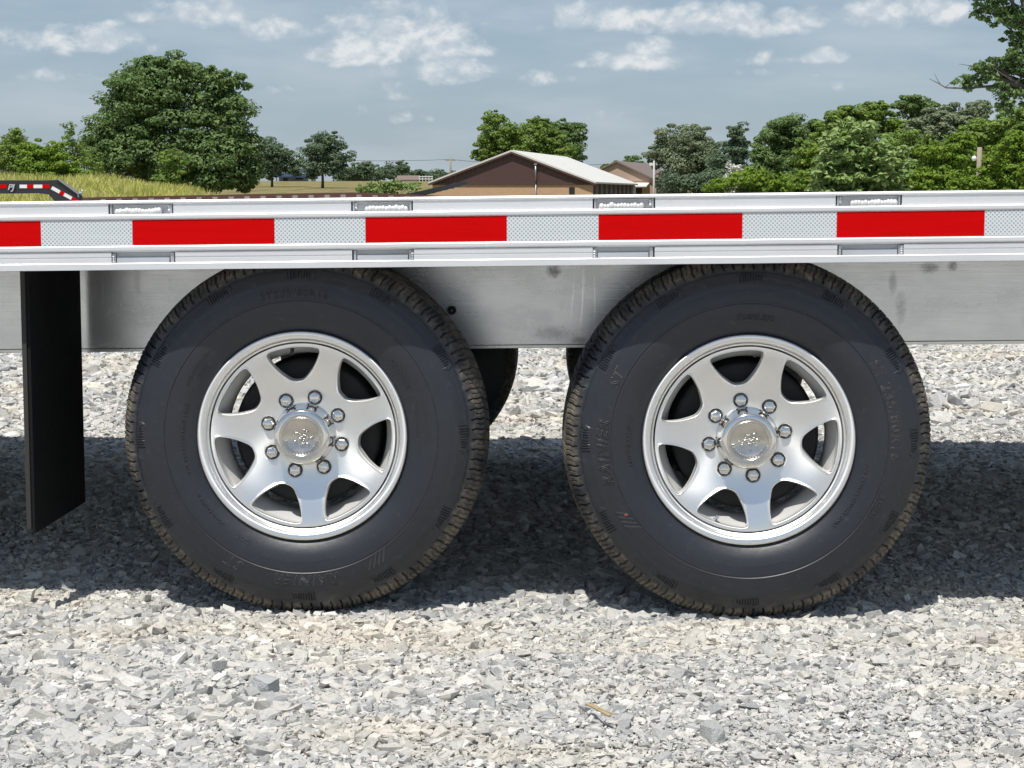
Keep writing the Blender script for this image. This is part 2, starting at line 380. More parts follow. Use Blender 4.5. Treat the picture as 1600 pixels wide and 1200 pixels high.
class MB:
    def __init__(s):
        s.bm = bmesh.new()
    def box(s, x0, x1, y0, y1, z0, z1, sh=None):
        vs = [Vector((x, y, z)) for x in (x0, x1) for y in (y0, y1) for z in (z0, z1)]
        if sh: vs = [sh(v) for v in vs]
        v = [s.bm.verts.new(p) for p in vs]
        for f in ((0, 1, 3, 2), (4, 6, 7, 5), (0, 4, 5, 1), (2, 3, 7, 6), (0, 2, 6, 4), (1, 5, 7, 3)):
            s.bm.faces.new([v[i] for i in f])
        return s
    def prism(s, poly, fn, d0, d1):
        """poly: 2D points; fn(u, v, d) -> 3D"""
        a = [s.bm.verts.new(fn(u, v, d0)) for u, v in poly]
        b = [s.bm.verts.new(fn(u, v, d1)) for u, v in poly]
        n = len(poly)
        s.bm.faces.new(a); s.bm.faces.new(b[::-1])
        for i in range(n):
            s.bm.faces.new([a[i], b[i], b[(i + 1) % n], a[(i + 1) % n]])
        return s
    def tube(s, pts, rad, seg=8, cap=True):
        pts = [Vector(p) for p in pts]
        if not isinstance(rad, (list, tuple)): rad = [rad] * len(pts)
        rings = []
        for i, p in enumerate(pts):
            d = (pts[min(i + 1, len(pts) - 1)] - pts[max(i - 1, 0)]).normalized()
            a = d.orthogonal().normalized() if abs(d.z) > 0.9 else d.cross(Vector((0, 0, 1))).normalized()
            b = d.cross(a)
            rings.append([s.bm.verts.new(p + (a * math.cos(t) + b * math.sin(t)) * rad[i]) for t in [2 * PI * j / seg for j in range(seg)]])
        for i in range(len(rings) - 1):
            for j in range(seg):
                f = s.bm.faces.new([rings[i][j], rings[i + 1][j], rings[i + 1][(j + 1) % seg], rings[i][(j + 1) % seg]]); f.smooth = seg > 6
        if cap:
            s.bm.faces.new(rings[0]); s.bm.faces.new(rings[-1][::-1])
        return s
    def lathe_y(s, prof, seg=96, c=(0, 0, 0), smooth=True, mi=0):
        """prof: list of (y, r), axis Y"""
        rings = []
        for (y, r) in prof:
            if r < 1e-6: rings.append([s.bm.verts.new((c[0], c[1] + y, c[2]))])
            else: rings.append([s.bm.verts.new((c[0] + r * math.cos(2 * PI * j / seg), c[1] + y, c[2] + r * math.sin(2 * PI * j / seg))) for j in range(seg)])
        for i in range(len(rings) - 1):
            A, B = rings[i], rings[i + 1]
            for j in range(seg):
                j2 = (j + 1) % seg
                if len(A) == 1 and len(B) > 1: f = s.bm.faces.new([A[0], B[j], B[j2]])
                elif len(B) == 1 and len(A) > 1: f = s.bm.faces.new([A[j], B[0], A[j2]])
                elif len(A) > 1: f = s.bm.faces.new([A[j], B[j], B[j2], A[j2]])
                else: continue
                f.smooth = smooth; f.material_index = mi
        return s
    def build(s, name, mat, parent=None, bevel=0.0, loc=None):
        bmesh.ops.recalc_face_normals(s.bm, faces=s.bm.faces)
        me = bpy.data.meshes.new(name); s.bm.to_mesh(me); s.bm.free()
        o = link(name, me, mat, parent)
        if loc is not None: o.location = loc
        if bevel:
            b = o.modifiers.new('bevel', 'BEVEL'); b.width = bevel; b.segments = 2; b.limit_method = 'ANGLE'
        return o
def flat_smooth(o, ang=35):
    me = o.data
    me.polygons.foreach_set('use_smooth', np.ones(len(me.polygons), dtype=bool))
    me.set_sharp_from_angle(angle=R(ang))

# ---------------------------------------------------------------- terrain
def sst(a, b, x):
    t = np.clip((x - a) / (b - a), 0, 1); return t * t * (3 - 2 * t)
def terrain(x, y):
    x = np.asarray(x, float); y = np.asarray(y, float)
    z = 3.3 * sst(95, 360, y) + 1.5 * sst(360, 900, y)
    z = z - 1.6 * np.exp(-(((x - 4) / 24) ** 2) - ((y - 140) / 32) ** 2)
    z = z + 1.35 * sst(-11.5, -19, x) * np.exp(-((y - 72) / 22) ** 2)
    z = z + 0.012 * np.sin(x * 1.1 + 0.6) * np.sin(y * 0.8 + 1.0) * sst(1.2, 4, np.abs(y - 0.2))
    z = z - 0.006 * sst(0.3, 1.0, x) * (1 - sst(3, 6, np.abs(y))) 
    return z
def build_ground():
    ax = np.concatenate([-np.geomspace(6, 3000, 34)[::-1], np.linspace(-5.6, 6.4, 61), np.geomspace(6.8, 3000, 34)])
    ay = np.concatenate([-np.geomspace(6, 1500, 20)[::-1], np.linspace(-5.6, 10, 71), np.geomspace(10.6, 5000, 90)])
    X, Y = np.meshgrid(ax, ay)
    Z = terrain(X, Y) - 0.012
    V = np.stack([X.ravel(), Y.ravel(), Z.ravel()], 1)
    nx, ny = len(ax), len(ay)
    i = (np.arange(ny - 1)[:, None] * nx + np.arange(nx - 1)[None]).ravel()
    Fq = np.stack([i, i + 1, i + 1 + nx, i + nx], 1)
    o = link('ground', npmesh('ground', V, Fq, True), M['ground_mix']); o['kind'] = 'structure'
build_ground()

# ---------------------------------------------------------------- gravel (geometry nodes on points baked into the mesh)
rng = np.random.default_rng(11)
def rock_mesh(seed, npts=16, flat=0.62, sub=False):
    r = np.random.default_rng(seed)
    bm = bmesh.new()
    # corners of a jittered, sheared block with some corners knocked off: broken limestone, not river pebbles
    Q = np.array([(a, b, c) for a in (-1, 1) for b in (-1, 1) for c in (-1, 1)], float) * r.uniform(.50, .95, (8, 3))
    Q[:, 0] += Q[:, 2] * r.uniform(-.35, .35); Q[:, 1] += Q[:, 0] * r.uniform(-.35, .35)
    E = r.normal(size=(max(npts - 11, 1), 3)); E /= np.linalg.norm(E, axis=1)[:, None]; E *= r.uniform(.85, 1.15, (len(E), 1))
    P = np.concatenate([Q, E])
    P *= np.array([1.08, r.uniform(0.55, 0.92), r.uniform(flat - .30, flat + .05)])
    vs = [bm.verts.new(p) for p in P]
    bmesh.ops.convex_hull(bm, input=vs)
    bmesh.ops.delete(bm, geom=[v for v in bm.verts if not v.link_faces], context='VERTS')
    bmesh.ops.triangulate(bm, faces=bm.faces)
    if sub:
        bmesh.ops.subdivide_edges(bm, edges=bm.edges[:], cuts=1, use_grid_fill=True)
        for v in bm.verts: v.co += Vector(mn.noise_vector(v.co * 1.9 + Vector((seed * 3.1, 0, 0)))) * .075
        bmesh.ops.triangulate(bm, faces=bm.faces)
    bmesh.ops.recalc_face_normals(bm, faces=bm.faces)
    bm.verts.ensure_lookup_table(); bm.verts.index_update()
    V = np.array([v.co[:] for v in bm.verts]); Fq = np.array([[v.index for v in f.verts] for f in bm.faces])
    bm.free(); return V, Fq
def build_gravel():
    rocks = [rock_mesh(100 + i, 12 + (i % 5), .58, True) for i in range(24)]
    def zone(x0, x1, y0, y1, dens, med, sig, lo, hi):
        n = int((x1 - x0) * (y1 - y0) * dens)
        x = rng.uniform(x0, x1, n); y = rng.uniform(y0, y1, n)
        s = np.clip(med * np.exp(rng.normal(0, sig, n)), lo, hi)
        # patches of fines
        f = 0.5 + 0.5 * np.sin(x * 2.1 + 1.3 * np.sin(y * 3.1)) * np.sin(y * 2.7 + 1.1 * np.sin(x * 1.7))
        s = s * (0.72 + 0.42 * f)
        return x, y, s
    zs = [zone(-2.0, 3.0, -1.7, 0.7, 23000, .0054, .55, .0024, .024), zone(-3.2, 3.8, 0.7, 3.4, 7500, .0086, .50, .0038, .028),
          zone(-4.6, 5.2, 3.4, 9.5, 1600, .0165, .42, .007, .045)]
    x = np.concatenate([a[0] for a in zs]); y = np.concatenate([a[1] for a in zs]); s = np.concatenate([a[2] for a in zs])
    n = len(x)
    z = terrain(x, y) - 0.004 + s * rng.uniform(-0.55, 0.22, n) - 0.001
    rv = []; rf = []; rid = []; off = 0
    for i, (V, Fq) in enumerate(rocks):
        rv.append(V); rf.append(Fq + off); off += len(V); rid.append(np.full(len(V), i))
    RV = np.concatenate(rv); RF = np.concatenate(rf)
    AV = np.concatenate([RV, np.stack([x, y, z], 1)])
    me = npmesh('gravel', AV, RF)
    me.materials.append(M['gravel_stone'])
    isp = np.concatenate([np.zeros(len(RV)), np.ones(n)]).astype(np.float32)
    a = me.attributes.new('is_point', 'FLOAT', 'POINT'); a.data.foreach_set('value', isp)
    ids = np.concatenate([np.concatenate(rid), rng.integers(0, len(rocks), n)]).astype(np.int32)
    a = me.attributes.new('rock_id', 'INT', 'POINT'); a.data.foreach_set('value', ids)
    rot = np.zeros((len(AV), 3), np.float32); rot[len(RV):, 2] = rng.uniform(0, 2 * PI, n); rot[len(RV):, :2] = rng.normal(0, .30, (n, 2))
    a = me.attributes.new('rock_rot', 'FLOAT_VECTOR', 'POINT'); a.data.foreach_set('vector', rot.ravel())
    sc = np.ones((len(AV), 3), np.float32); sc[len(RV):] = s[:, None] * rng.uniform(.85, 1.15, (n, 3))
    a = me.attributes.new('rock_scale', 'FLOAT_VECTOR', 'POINT'); a.data.foreach_set('vector', sc.ravel())
    o = link('gravel', me)
    tag(o, 'pale grey crushed limestone gravel covering the lot under and around the trailer', 'gravel', kind='stuff')
    g = bpy.data.node_groups.new('gravel_scatter', 'GeometryNodeTree')
    g.interface.new_socket('Geometry', in_out='INPUT', socket_type='NodeSocketGeometry')
    g.interface.new_socket('Geometry', in_out='OUTPUT', socket_type='NodeSocketGeometry')
    N = g.nodes; L = g.links
    gi = N.new('NodeGroupInput'); go = N.new('NodeGroupOutput')
    def attr(nm, t):
        q = N.new('GeometryNodeInputNamedAttribute'); q.data_type = t; q.inputs[0].default_value = nm; return q.outputs[0]
    cmpn = N.new('FunctionNodeCompare'); cmpn.data_type = 'FLOAT'; cmpn.operation = 'GREATER_THAN'
    L.new(attr('is_point', 'FLOAT'), cmpn.inputs[0]); cmpn.inputs[1].default_value = 0.5
    sep = N.new('GeometryNodeSeparateGeometry'); sep.domain = 'POINT'
    L.new(gi.outputs[0], sep.inputs[0]); L.new(cmpn.outputs[0], sep.inputs[1])
    m2p = N.new('GeometryNodeMeshToPoints'); L.new(sep.outputs[0], m2p.inputs[0])
    spl = N.new('GeometryNodeSplitToInstances'); spl.domain = 'POINT'
    L.new(sep.outputs[1], spl.inputs[0])
    gid = [i for i in spl.inputs if 'Group' in i.name or 'ID' in i.name][0]
    L.new(attr('rock_id', 'INT'), gid)
    iop = N.new('GeometryNodeInstanceOnPoints')
    L.new(m2p.outputs[0], iop.inputs['Points']); L.new(spl.outputs[0], iop.inputs['Instance'])
    iop.inputs['Pick Instance'].default_value = True
    L.new(attr('rock_id', 'INT'), iop.inputs['Instance Index'])
    L.new(attr('rock_rot', 'FLOAT_VECTOR'), iop.inputs['Rotation'])
    L.new(attr('rock_scale', 'FLOAT_VECTOR'), iop.inputs['Scale'])
    L.new(iop.outputs[0], go.inputs[0])
    md = o.modifiers.new('scatter', 'NODES'); md.node_group = g
build_gravel()

# =============================================================== TRAILER
trailer = empty('flatbed_trailer', (0, 0, 0))
tag(trailer, 'long silver aluminium flatbed trailer on alloy wheels with red and white reflective tape', 'trailer')
SLP = 0.0118
X0 = at(800, 400, -0.085).x
def sh(v):
    return Vector((v.x, v.y, v.z + SLP * (v.x - X0)))
YR = -0.085
XL, XR = -3.4, 4.6
def zr(py, Y=YR):                       # height at the photo's middle column
    return at(800, py, Y).z
# rows at column 800 (the rows read at column 620, less the slope of the rail)
dz = -1.9
rows = {k: zr(v + dz) for k, v in dict(top=309, topb=313.6, ub=329.5, lip=338.6, tb=379.0, lipb=388.2, g=389.8, lb=406.0, rid=408.2, bot=417.3).items()}
def profile_bar(name, poly, mat, x0=XL, x1=XR, parent=trailer, bevel=0.0012):
    m = MB(); m.prism(poly, lambda u, v, d: sh(Vector((d, u, v))), x0, x1)
    return m.build(name, mat, parent, bevel)
def rect(y0, y1, z0, z1): return [(y0, z0), (y1, z0), (y1, z1), (y0, z1)]
RA = M['rail_aluminium']
def rounded(y0, y1, z0, z1, r):
    pts = []
    for (cy, cz, a0) in ((y0 + r, z1 - r, 90), (y0 + r, z0 + r, 180)):
        for t in range(5):
            a = R(a0 + 90 * t / 4); pts.append((cy + r * math.cos(a), cz + r * math.sin(a)))
    pts += [(y1, z0), (y1, z1)]
    return pts
profile_bar('top_flange', rounded(YR + .002, 0.06, rows['topb'], rows['top'], .0026), RA)
profile_bar('rub_rail', rounded(YR - .004, YR + .020, rows['lip'], rows['ub'], .004), RA)
profile_bar('rub_rail', rounded(YR - .004, YR + .020, rows['lipb'], rows['tb'], .0035), RA)
profile_bar('tape_channel', rect(YR, YR + .018, rows['tb'] + .0001, rows['lip'] - .0001), RA, bevel=0)
# lower edge: sloping ridge, then the bottom flange
profile_bar('bottom_flange', [(YR - .004, rows['bot']), (YR - .004, rows['rid']), (YR - .0045, rows['rid'] + .0008), (YR - .001, rows['lb']), (0.06, rows['lb']), (0.06, rows['bot'])], RA, bevel=.0008)
# pockets
PU = [(170, 268), (550, 643), (928, 1022), (1308, 1408)]
PLw = [(176, 272), (552, 645), (928, 1021), (1310, 1410)]
def pxx(px, py): return at(px, py, YR).x
pu = [(pxx(a, 322), pxx(b, 322)) for a, b in PU]; pl = [(pxx(a, 398), pxx(b, 398)) for a, b in PLw]
step = (pu[3][0] - pu[0][0]) / 3
ext = []
for lst in (pu, pl):
    L_ = list(lst); wd = lst[1][1] - lst[1][0]
    x = lst[0][0] - step
    while x > XL: L_.insert(0, (x, x + wd)); x -= step
    x = lst[3][0] + step
    while x + wd < XR: L_.append((x, x + wd)); x += step
    ext.append(L_)
pu, pl = ext
def band(name, spans, z0, z1, y0, groove=False):
    xs = [XL]
    for a, b in spans: xs += [a, b]
    xs.append(XR)
    for i in range(0, len(xs), 2):
        if groove:
            zc = (z0 + z1) / 2
            poly = [(y0, z0), (y0, zc - .0016), (y0 + .0012, zc - .0010), (y0 + .0012, zc + .001), (y0, zc + .0016), (y0, z1), (y0 + .012, z1), (y0 + .012, z0)]
        else: poly = rect(y0, y0 + .012, z0, z1)
        profile_bar(name, poly, RA, xs[i] + (.0025 if i else 0), xs[i + 1] - (.0025 if i + 2 < len(xs) else 0), bevel=0)
band('upper_web', pu, rows['ub'] + .0001, rows['topb'] - .0001, YR + .005)
band('lower_web', pl, rows['lb'] + .0001, rows['g'], YR - .001, True)
profile_bar('shadow_gap', rect(YR + .006, YR + .02, rows['g'], rows['lipb']), RA, bevel=0)
profile_bar('side_web', rect(YR + .040, YR + .048, rows['bot'] + .02, rows['topb'] - .0002), M['pocket_aluminium'], bevel=0)
random.seed(3)
def beads(name, x0, x1, z, y, r=.0042, vert=False, n=None, zz=None, mat='weld_aluminium'):
    m = MB()
    L_ = (zz if vert else (x1 - x0)); n = n or max(3, int(L_ / (r * 0.9)))
    for i in range(n):
        t = (i + .5) / n
        rr = r * random.uniform(.8, 1.2)
        p = Vector((x0, y, z + L_ * t)) if vert else Vector((x0 + L_ * t, y, z + random.uniform(-.001, .001)))
        res = bmesh.ops.create_icosphere(m.bm, subdivisions=2, radius=rr)
        for v in res['verts']:
            v.co = sh(Vector((v.co.x * (1 if vert else .8), v.co.y * .8, v.co.z * (0.7 if vert else 1.0))) + p)
    for f in m.bm.faces: f.smooth = True
    return m.build(name, M[mat], trailer)
for i, (a, b) in enumerate(pu):
    wd = b - a
    # stake pocket: bent plate with end cheeks, set a little behind the edge
    m = MB()
    m.box(a, b, YR + .0135, YR + .017, rows['ub'] + .0003, rows['topb'] - .0004, sh)
    m.box(a + .0005, a + .0045, YR + .006, YR + .0135, rows['ub'] + .0003, rows['topb'] - .0008, sh)
    m.box(b - .0045, b - .0005, YR + .006, YR + .0135, rows['ub'] + .0003, rows['topb'] - .0008, sh)
    m.box(a + .0045, b - .0045, YR + .011, YR + .0135, rows['topb'] - .004, rows['topb'] - .0008, sh)
    m.build('stake_pocket', M['pocket_aluminium'], trailer, .001)
    zt = rows['ub']
    s0, s1 = (.10, .82) if i % 2 == 0 else (.22, .93)
    beads('weld_bead', a + wd * s0, a + wd * s1, zt + .0045, YR + .003, .0070)
    e = b - .007 if i % 2 == 0 else a + .007
    beads('weld_bead', e, e, zt + .006, YR + .010, .0035, True, 4, .011, 'weld_aluminium')
for i, (a, b) in enumerate(pl):
    wd = b - a; z0, z1 = rows['lb'] - .001, rows['g']
    m = MB()
    m.box(a, b, YR + .010, YR + .013, z0 + .0012, z1, sh)                     # back plate
    poly = [(YR + .010, z0 + .0012), (YR + .001, z0 + .0012), (YR + .003, z0 + .012), (YR + .010, z0 + .0125)]
    m.prism(poly, lambda u, v, d: sh(Vector((d, u, v))), a + .008, b - .010)      # sloping lower lip
    m.box(a + .0005, a + .006, YR + .002, YR + .010, z0 + .0012, z1 - .001, sh)
    m.box(b - .008, b - .0005, YR + .002, YR + .010, z0 + .0012, z1 - .001, sh)
    m.build('stake_pocket', M['pocket_aluminium'], trailer, .0008)
    for e, q in ((a + .016, 0), (b - .018, 1)):
        mm = MB(); pts = [sh(Vector((e + .008 * math.cos(t), YR + .009, z1 - .0075 + .006 * math.sin(t)))) for t in [PI * j / 6 + PI for j in range(7)]]
        mm.tube(pts, .0014, 5); mm.build('weld_bead', M['weld_aluminium'], trailer)
    e = b - .001 if i % 2 == 1 or i == 3 else b - .003
    if i % 2 == 0: e = a + .001
    beads('weld_bead', e, e, z0 + .001, YR + .003, .0042, True, 4, .019, 'pocket_aluminium')
# reflective tape: eleven red inches to seven white ones
tb = [64, 207, 429, 571, 792, 935, 1160, 1307, 1538]
tx = [pxx(v, 360) for v in tb]
per = (tx[7] - tx[1]) / 3; wh = tx[1] - tx[0]
edges = list(tx)
red_next = False
spans = []
for i in range(len(tx) - 1): spans.append((tx[i], tx[i + 1], i % 2 == 1))
x = tx[0]; red = True
while x > XL + .3:
    Lw = (per - wh) if red else wh; spans.append((x - Lw, x, red)); x -= Lw; red = not red
x = tx[-1]; red = False
while x < XR - .3:
    Lw = (per - wh) if red else wh; spans.append((x, x + Lw, red)); x += Lw; red = not red
for a, b, rd in spans:
    m = MB(); m.box(a + .0004, b - .0004, YR - .0012, YR - .0002, rows['tb'] + .0008, rows['lip'] - .0006, sh)
    m.build('reflective_tape', M['tape_red'] if rd else M['tape_white'], trailer)['label'] = 'red reflective tape strip' if rd else 'white honeycomb reflective tape strip'
# bolts, deck, cross members, frame beams
DZ = rows['top'] - .024
YF = 2.49
nb = 14
for i in range(nb):
    y0 = .062 + (YF - .12 - .062) * i / nb; y1 = .062 + (YF - .12 - .062) * (i + 1) / nb
    m = MB(); m.box(XL, XR, y0 + .003, y1 - .003, DZ - .035, DZ, sh); m.build('deck_board', M['deck_paint'], trailer)
profile_bar('far_side_rail', rounded(YF - .14, YF, rows['bot'], rows['top'], .003), RA)
profile_bar('side_channel', rect(.0, .058, rows['bot'] + .003, rows['bot'] + .008), M['pocket_aluminium'], bevel=0)
BY = .43
zb0 = at(800, 544.0, BY).z; zb1 = DZ - .04
for yb in (BY, YF - .14 - .30):
    m = MB()
    m.box(XL, XR, yb, yb + .008, zb0 + .008, zb1 - .008, sh)
    m.box(XL, XR, yb - .001, yb + .10, zb0, zb0 + .008, sh)
    m.box(XL, XR, yb - .001, yb + .10, zb1 - .008, zb1, sh)
    m.build('frame_beam', M['beam_aluminium'], trailer, .0015)
x = XL + .1
while x < XR:
    m = MB(); m.box(x, x + .06, .06, BY - .002, DZ - .12, DZ - .036, sh); m.box(x, x + .06, BY + .12, YF - .46, DZ - .12, DZ - .036, sh)
    m.build('cross_member', M['pocket_aluminium'], trailer); x += .41
# small rubber grommet and clip on the beam
gp = at(706, 485, BY - .006)
m = MB(); m.lathe_y([(-.004, 0), (-.004, .0035), (-.006, .004), (-.006, .009), (0.004, .0105), (0.006, .0105)], 20, gp); m.build('wire_grommet', M['cast_iron'], trailer)
m = MB(); m.lathe_y([(-.008, 0), (-.0075, .0024), (-.004, .003)], 12, gp); m.build('wire_end', M['galvanised'], trailer)
# mud flap hanging behind the rail, square to the side
fx = at(36, 600, -.02).x
fz0 = at(36, 834, -.02).z; fzt = rows['bot'] + .03
m = MB(); m.box(fx + .0105, fx + .0175, -.018, .39, fz0, fzt); m.build('mud_flap', M['flap_rubber'], trailer, .001)
m = MB(); m.box(fx, fx + .010, -.022, -.004, fz0 + .01, fzt); m.build('flap_stiffener', M['flap_edge'], trailer, .001)

# ---------------------------------------------------------------- wheel geometry (axis Y, face towards -Y, flange plane y=0)
def spoke_y(r):
    # depth of the spoke face at a radius
    t = min(max((r - .070) / .130, 0), 1)
    return .045 - .030 * (t * t * (3 - 2 * t)) - .003 * t
def sector_plate(nsec, phase, r_in, r_out, winfn, cen, rings, ndiv, depths):
    """plate with one window per sector; winfn(phi) -> 2D point of the window edge round cen (local axes, +y outwards)"""
    V = []; Fq = []; MI = []
    half = PI / nsec
    phis = [2 * PI * i / ndiv for i in range(ndiv)]
    corners = []
    for rr in (r_in, r_out):
        for sgn in (-1, 1):
            p = (rr * math.sin(sgn * half) - cen[0], rr * math.cos(half) - cen[1]); corners.append(math.atan2(p[1], p[0]) % (2 * PI))
    # swap the nearest samples for the exact corner angles
    for c in corners:
        j = min(range(ndiv), key=lambda i: abs((phis[i] - c + PI) % (2 * PI) - PI)); phis[j] = c
    phis.sort()
    def border(phi):
        d = (math.cos(phi), math.sin(phi)); best = 1e9
        for sgn in (-1, 1):
            n = (math.cos(half), -sgn * math.sin(half))   # line through the origin at angle sgn*half from +y
            den = d[0] * n[0] + d[1] * n[1]
            if abs(den) > 1e-9:
                t = -(cen[0] * n[0] + cen[1] * n[1]) / den
                if t > 1e-6: best = min(best, t)
        b = cen[0] * d[0] + cen[1] * d[1]; c = cen[0] ** 2 + cen[1] ** 2 - r_out ** 2
        best = min(best, -b + math.sqrt(b * b - c))
        c = cen[0] ** 2 + cen[1] ** 2 - r_in ** 2; q = b * b - c
        if q > 0 and -b - math.sqrt(q) > 1e-6: best = min(best, -b - math.sqrt(q))
        return (cen[0] + d[0] * best, cen[1] + d[1] * best)
    for s_ in range(nsec):
        a = phase + 2 * PI * s_ / nsec - PI / 2
        ca, sa = math.cos(a), math.sin(a)
        off = len(V); nr = 0
        rows_ = []
        for t in [i / rings for i in range(rings + 1)]:
            row = []
            for ph in phis:
                S_ = border(ph); W_ = winfn(ph)
                x = S_[0] + (W_[0] - S_[0]) * t; z = S_[1] + (W_[1] - S_[1]) * t
                row.append((x, z, spoke_y(math.hypot(x, z)), 0))
            rows_.append(row)
        for (inset, dp, mi) in depths:
            row = []
            for ph in phis:
                W_ = winfn(ph); dx, dz_ = W_[0] - cen[0], W_[1] - cen[1]; L_ = math.hypot(dx, dz_)
                f = 1 - inset / L_
                x, z = cen[0] + dx * f, cen[1] + dz_ * f
                row.append((x, z, spoke_y(math.hypot(*W_)) + dp, mi))
            rows_.append(row)
        for row in rows_:
            for (x, z, y, mi) in row:
                V.append((x * ca - z * sa, y, x * sa + z * ca))
        n = len(phis)
        for i in range(len(rows_) - 1):
            for j in range(n):
                j2 = (j + 1) % n
                Fq.append((off + i * n + j, off + i * n + j2, off + (i + 1) * n + j2, off + (i + 1) * n + j)); MI.append(rows_[i + 1][0][3])
    return V, Fq, MI
def window(ph):
    # rounded triangle, wide end outwards: built from polar radius of a superposed triangle
    cen_r = .152
    # triangle corners
    P = WIN_PTS
    d = (math.cos(ph), math.sin(ph)); best = None
    n = len(P)
    for i in range(n):
        ax_, ay_ = P[i][0] - 0, P[i][1] - cen_r; bx, by = P[(i + 1) % n][0], P[(i + 1) % n][1] - cen_r
        ex, ey = bx - ax_, by - ay_
        den = d[0] * ey - d[1] * ex
        if abs(den) < 1e-12: continue
        t = (ax_ * ey - ay_ * ex) / den; u = (ax_ * d[1] - ay_ * d[0]) / den
        if t > 0 and -1e-6 <= u <= 1 + 1e-6: best = t if best is None else max(best, t)
    return (d[0] * best, cen_r + d[1] * best)
def make_win_pts():
    # control outline then corner rounding by repeated averaging
    ro, hi = .1915, R(19.0)
    pts = []
    for i in range(13):
        a = -hi + 2 * hi * i / 12; pts.append((ro * math.sin(a), ro * math.cos(a)))
    for t in np.linspace(0, 1, 12)[1:]:
        x0, z0 = pts[12]; x1, z1 = .013, .1130
        bow = .0060 * math.sin(PI * t)
        pts.append((x0 + (x1 - x0) * t + bow * .85, z0 + (z1 - z0) * t - bow * .6))
    left = [(-x, z) for (x, z) in pts[13:]][::-1]
    pts += left
    P = np.array(pts)
    # resample evenly, smooth
    d = np.r_[0, np.cumsum(np.linalg.norm(np.diff(np.vstack([P, P[:1]]), axis=0), axis=1))]
    s = np.linspace(0, d[-1], 161)[:-1]
    Q = np.vstack([P, P[:1]]); X = np.interp(s, d, Q[:, 0]); Z = np.interp(s, d, Q[:, 1])
    for _ in range(20):
        X = (np.roll(X, 1) + X + np.roll(X, -1)) / 3; Z = (np.roll(Z, 1) + Z + np.roll(Z, -1)) / 3
    return list(zip(X.tolist(), Z.tolist()))
WIN_PTS = make_win_pts()
def wheel_mesh(phase_spoke, phase_lug, name):
    V = []; Fq = []; MI = []
    def add(v, f, m_):
        o = len(V); V.extend(v); Fq.extend([tuple(i + o for i in q) for q in f]); MI.extend(m_)
    add(*sector_plate(7, phase_spoke, .1045, .1965, window, (0, .152), 5, 96,
                      [(.0004, -.0007, 0), (.0014, -.0009, 0), (.0026, .0004, 0), (.0040, .0040, 0), (.0046, .0075, 1), (.0052, .013, 1), (.0052, .020, 1), (.0030, .024, 1)]))
    lr = .0168
    add(*sector_plate(8, phase_lug, .040, .1047, lambda ph: (lr * math.cos(ph), .0815 + lr * math.sin(ph)), (0, .0815), 4, 40,
                      [(.0008, .0006, 0), (.0012, .003, 1), (.0014, .014, 1), (.0150, .0145, 1)]))
    me = npmesh(name, V, Fq, True, MI)
    bm = bmesh.new(); bm.from_mesh(me); bmesh.ops.remove_doubles(bm, verts=bm.verts, dist=1e-5)
    mb = MB(); mb.bm.free(); mb.bm = bm
    # outer rim: flange lip, sloping face, step, joins the spokes
    mb.lathe_y([(.018, .1962), (.0165, .1985), (.0150, .1992), (.0120, .2000), (.0112, .2015), (.0108, .2030), (.0080, .2045), (.0030, .2065),
                (-.0010, .2085), (-.0030, .2110), (-.0045, .2150), (-.0050, .2190), (-.0042, .2218), (-.0015, .2236), (.0020, .2240), (.006, .2225), (.008, .219), (.012, .2125), (.030, .205)], 192, mi=0)
    # barrel behind the spokes
    mb.lathe_y([(.018, .1962), (.024, .1935), (.036, .1880), (.055, .1785), (.072, .1730), (.11, .1725), (.130, .1770), (.16, .1930), (.190, .2000), (.200, .2050), (.208, .2130), (.210, .2230), (.206, .2235)], 128, mi=1)
    # back of the spoke plate and centre
    mb.lathe_y([(.058, .040), (.060, .100)], 64, mi=1)
    bmesh.ops.recalc_face_normals(bm, faces=bm.faces)
    me2 = bpy.data.meshes.new(name); bm.to_mesh(me2); bm.free()
    me2.materials.append(M['wheel_alloy']); me2.materials.append(M['wheel_inner'])
    bpy.data.meshes.remove(me)
    return me2
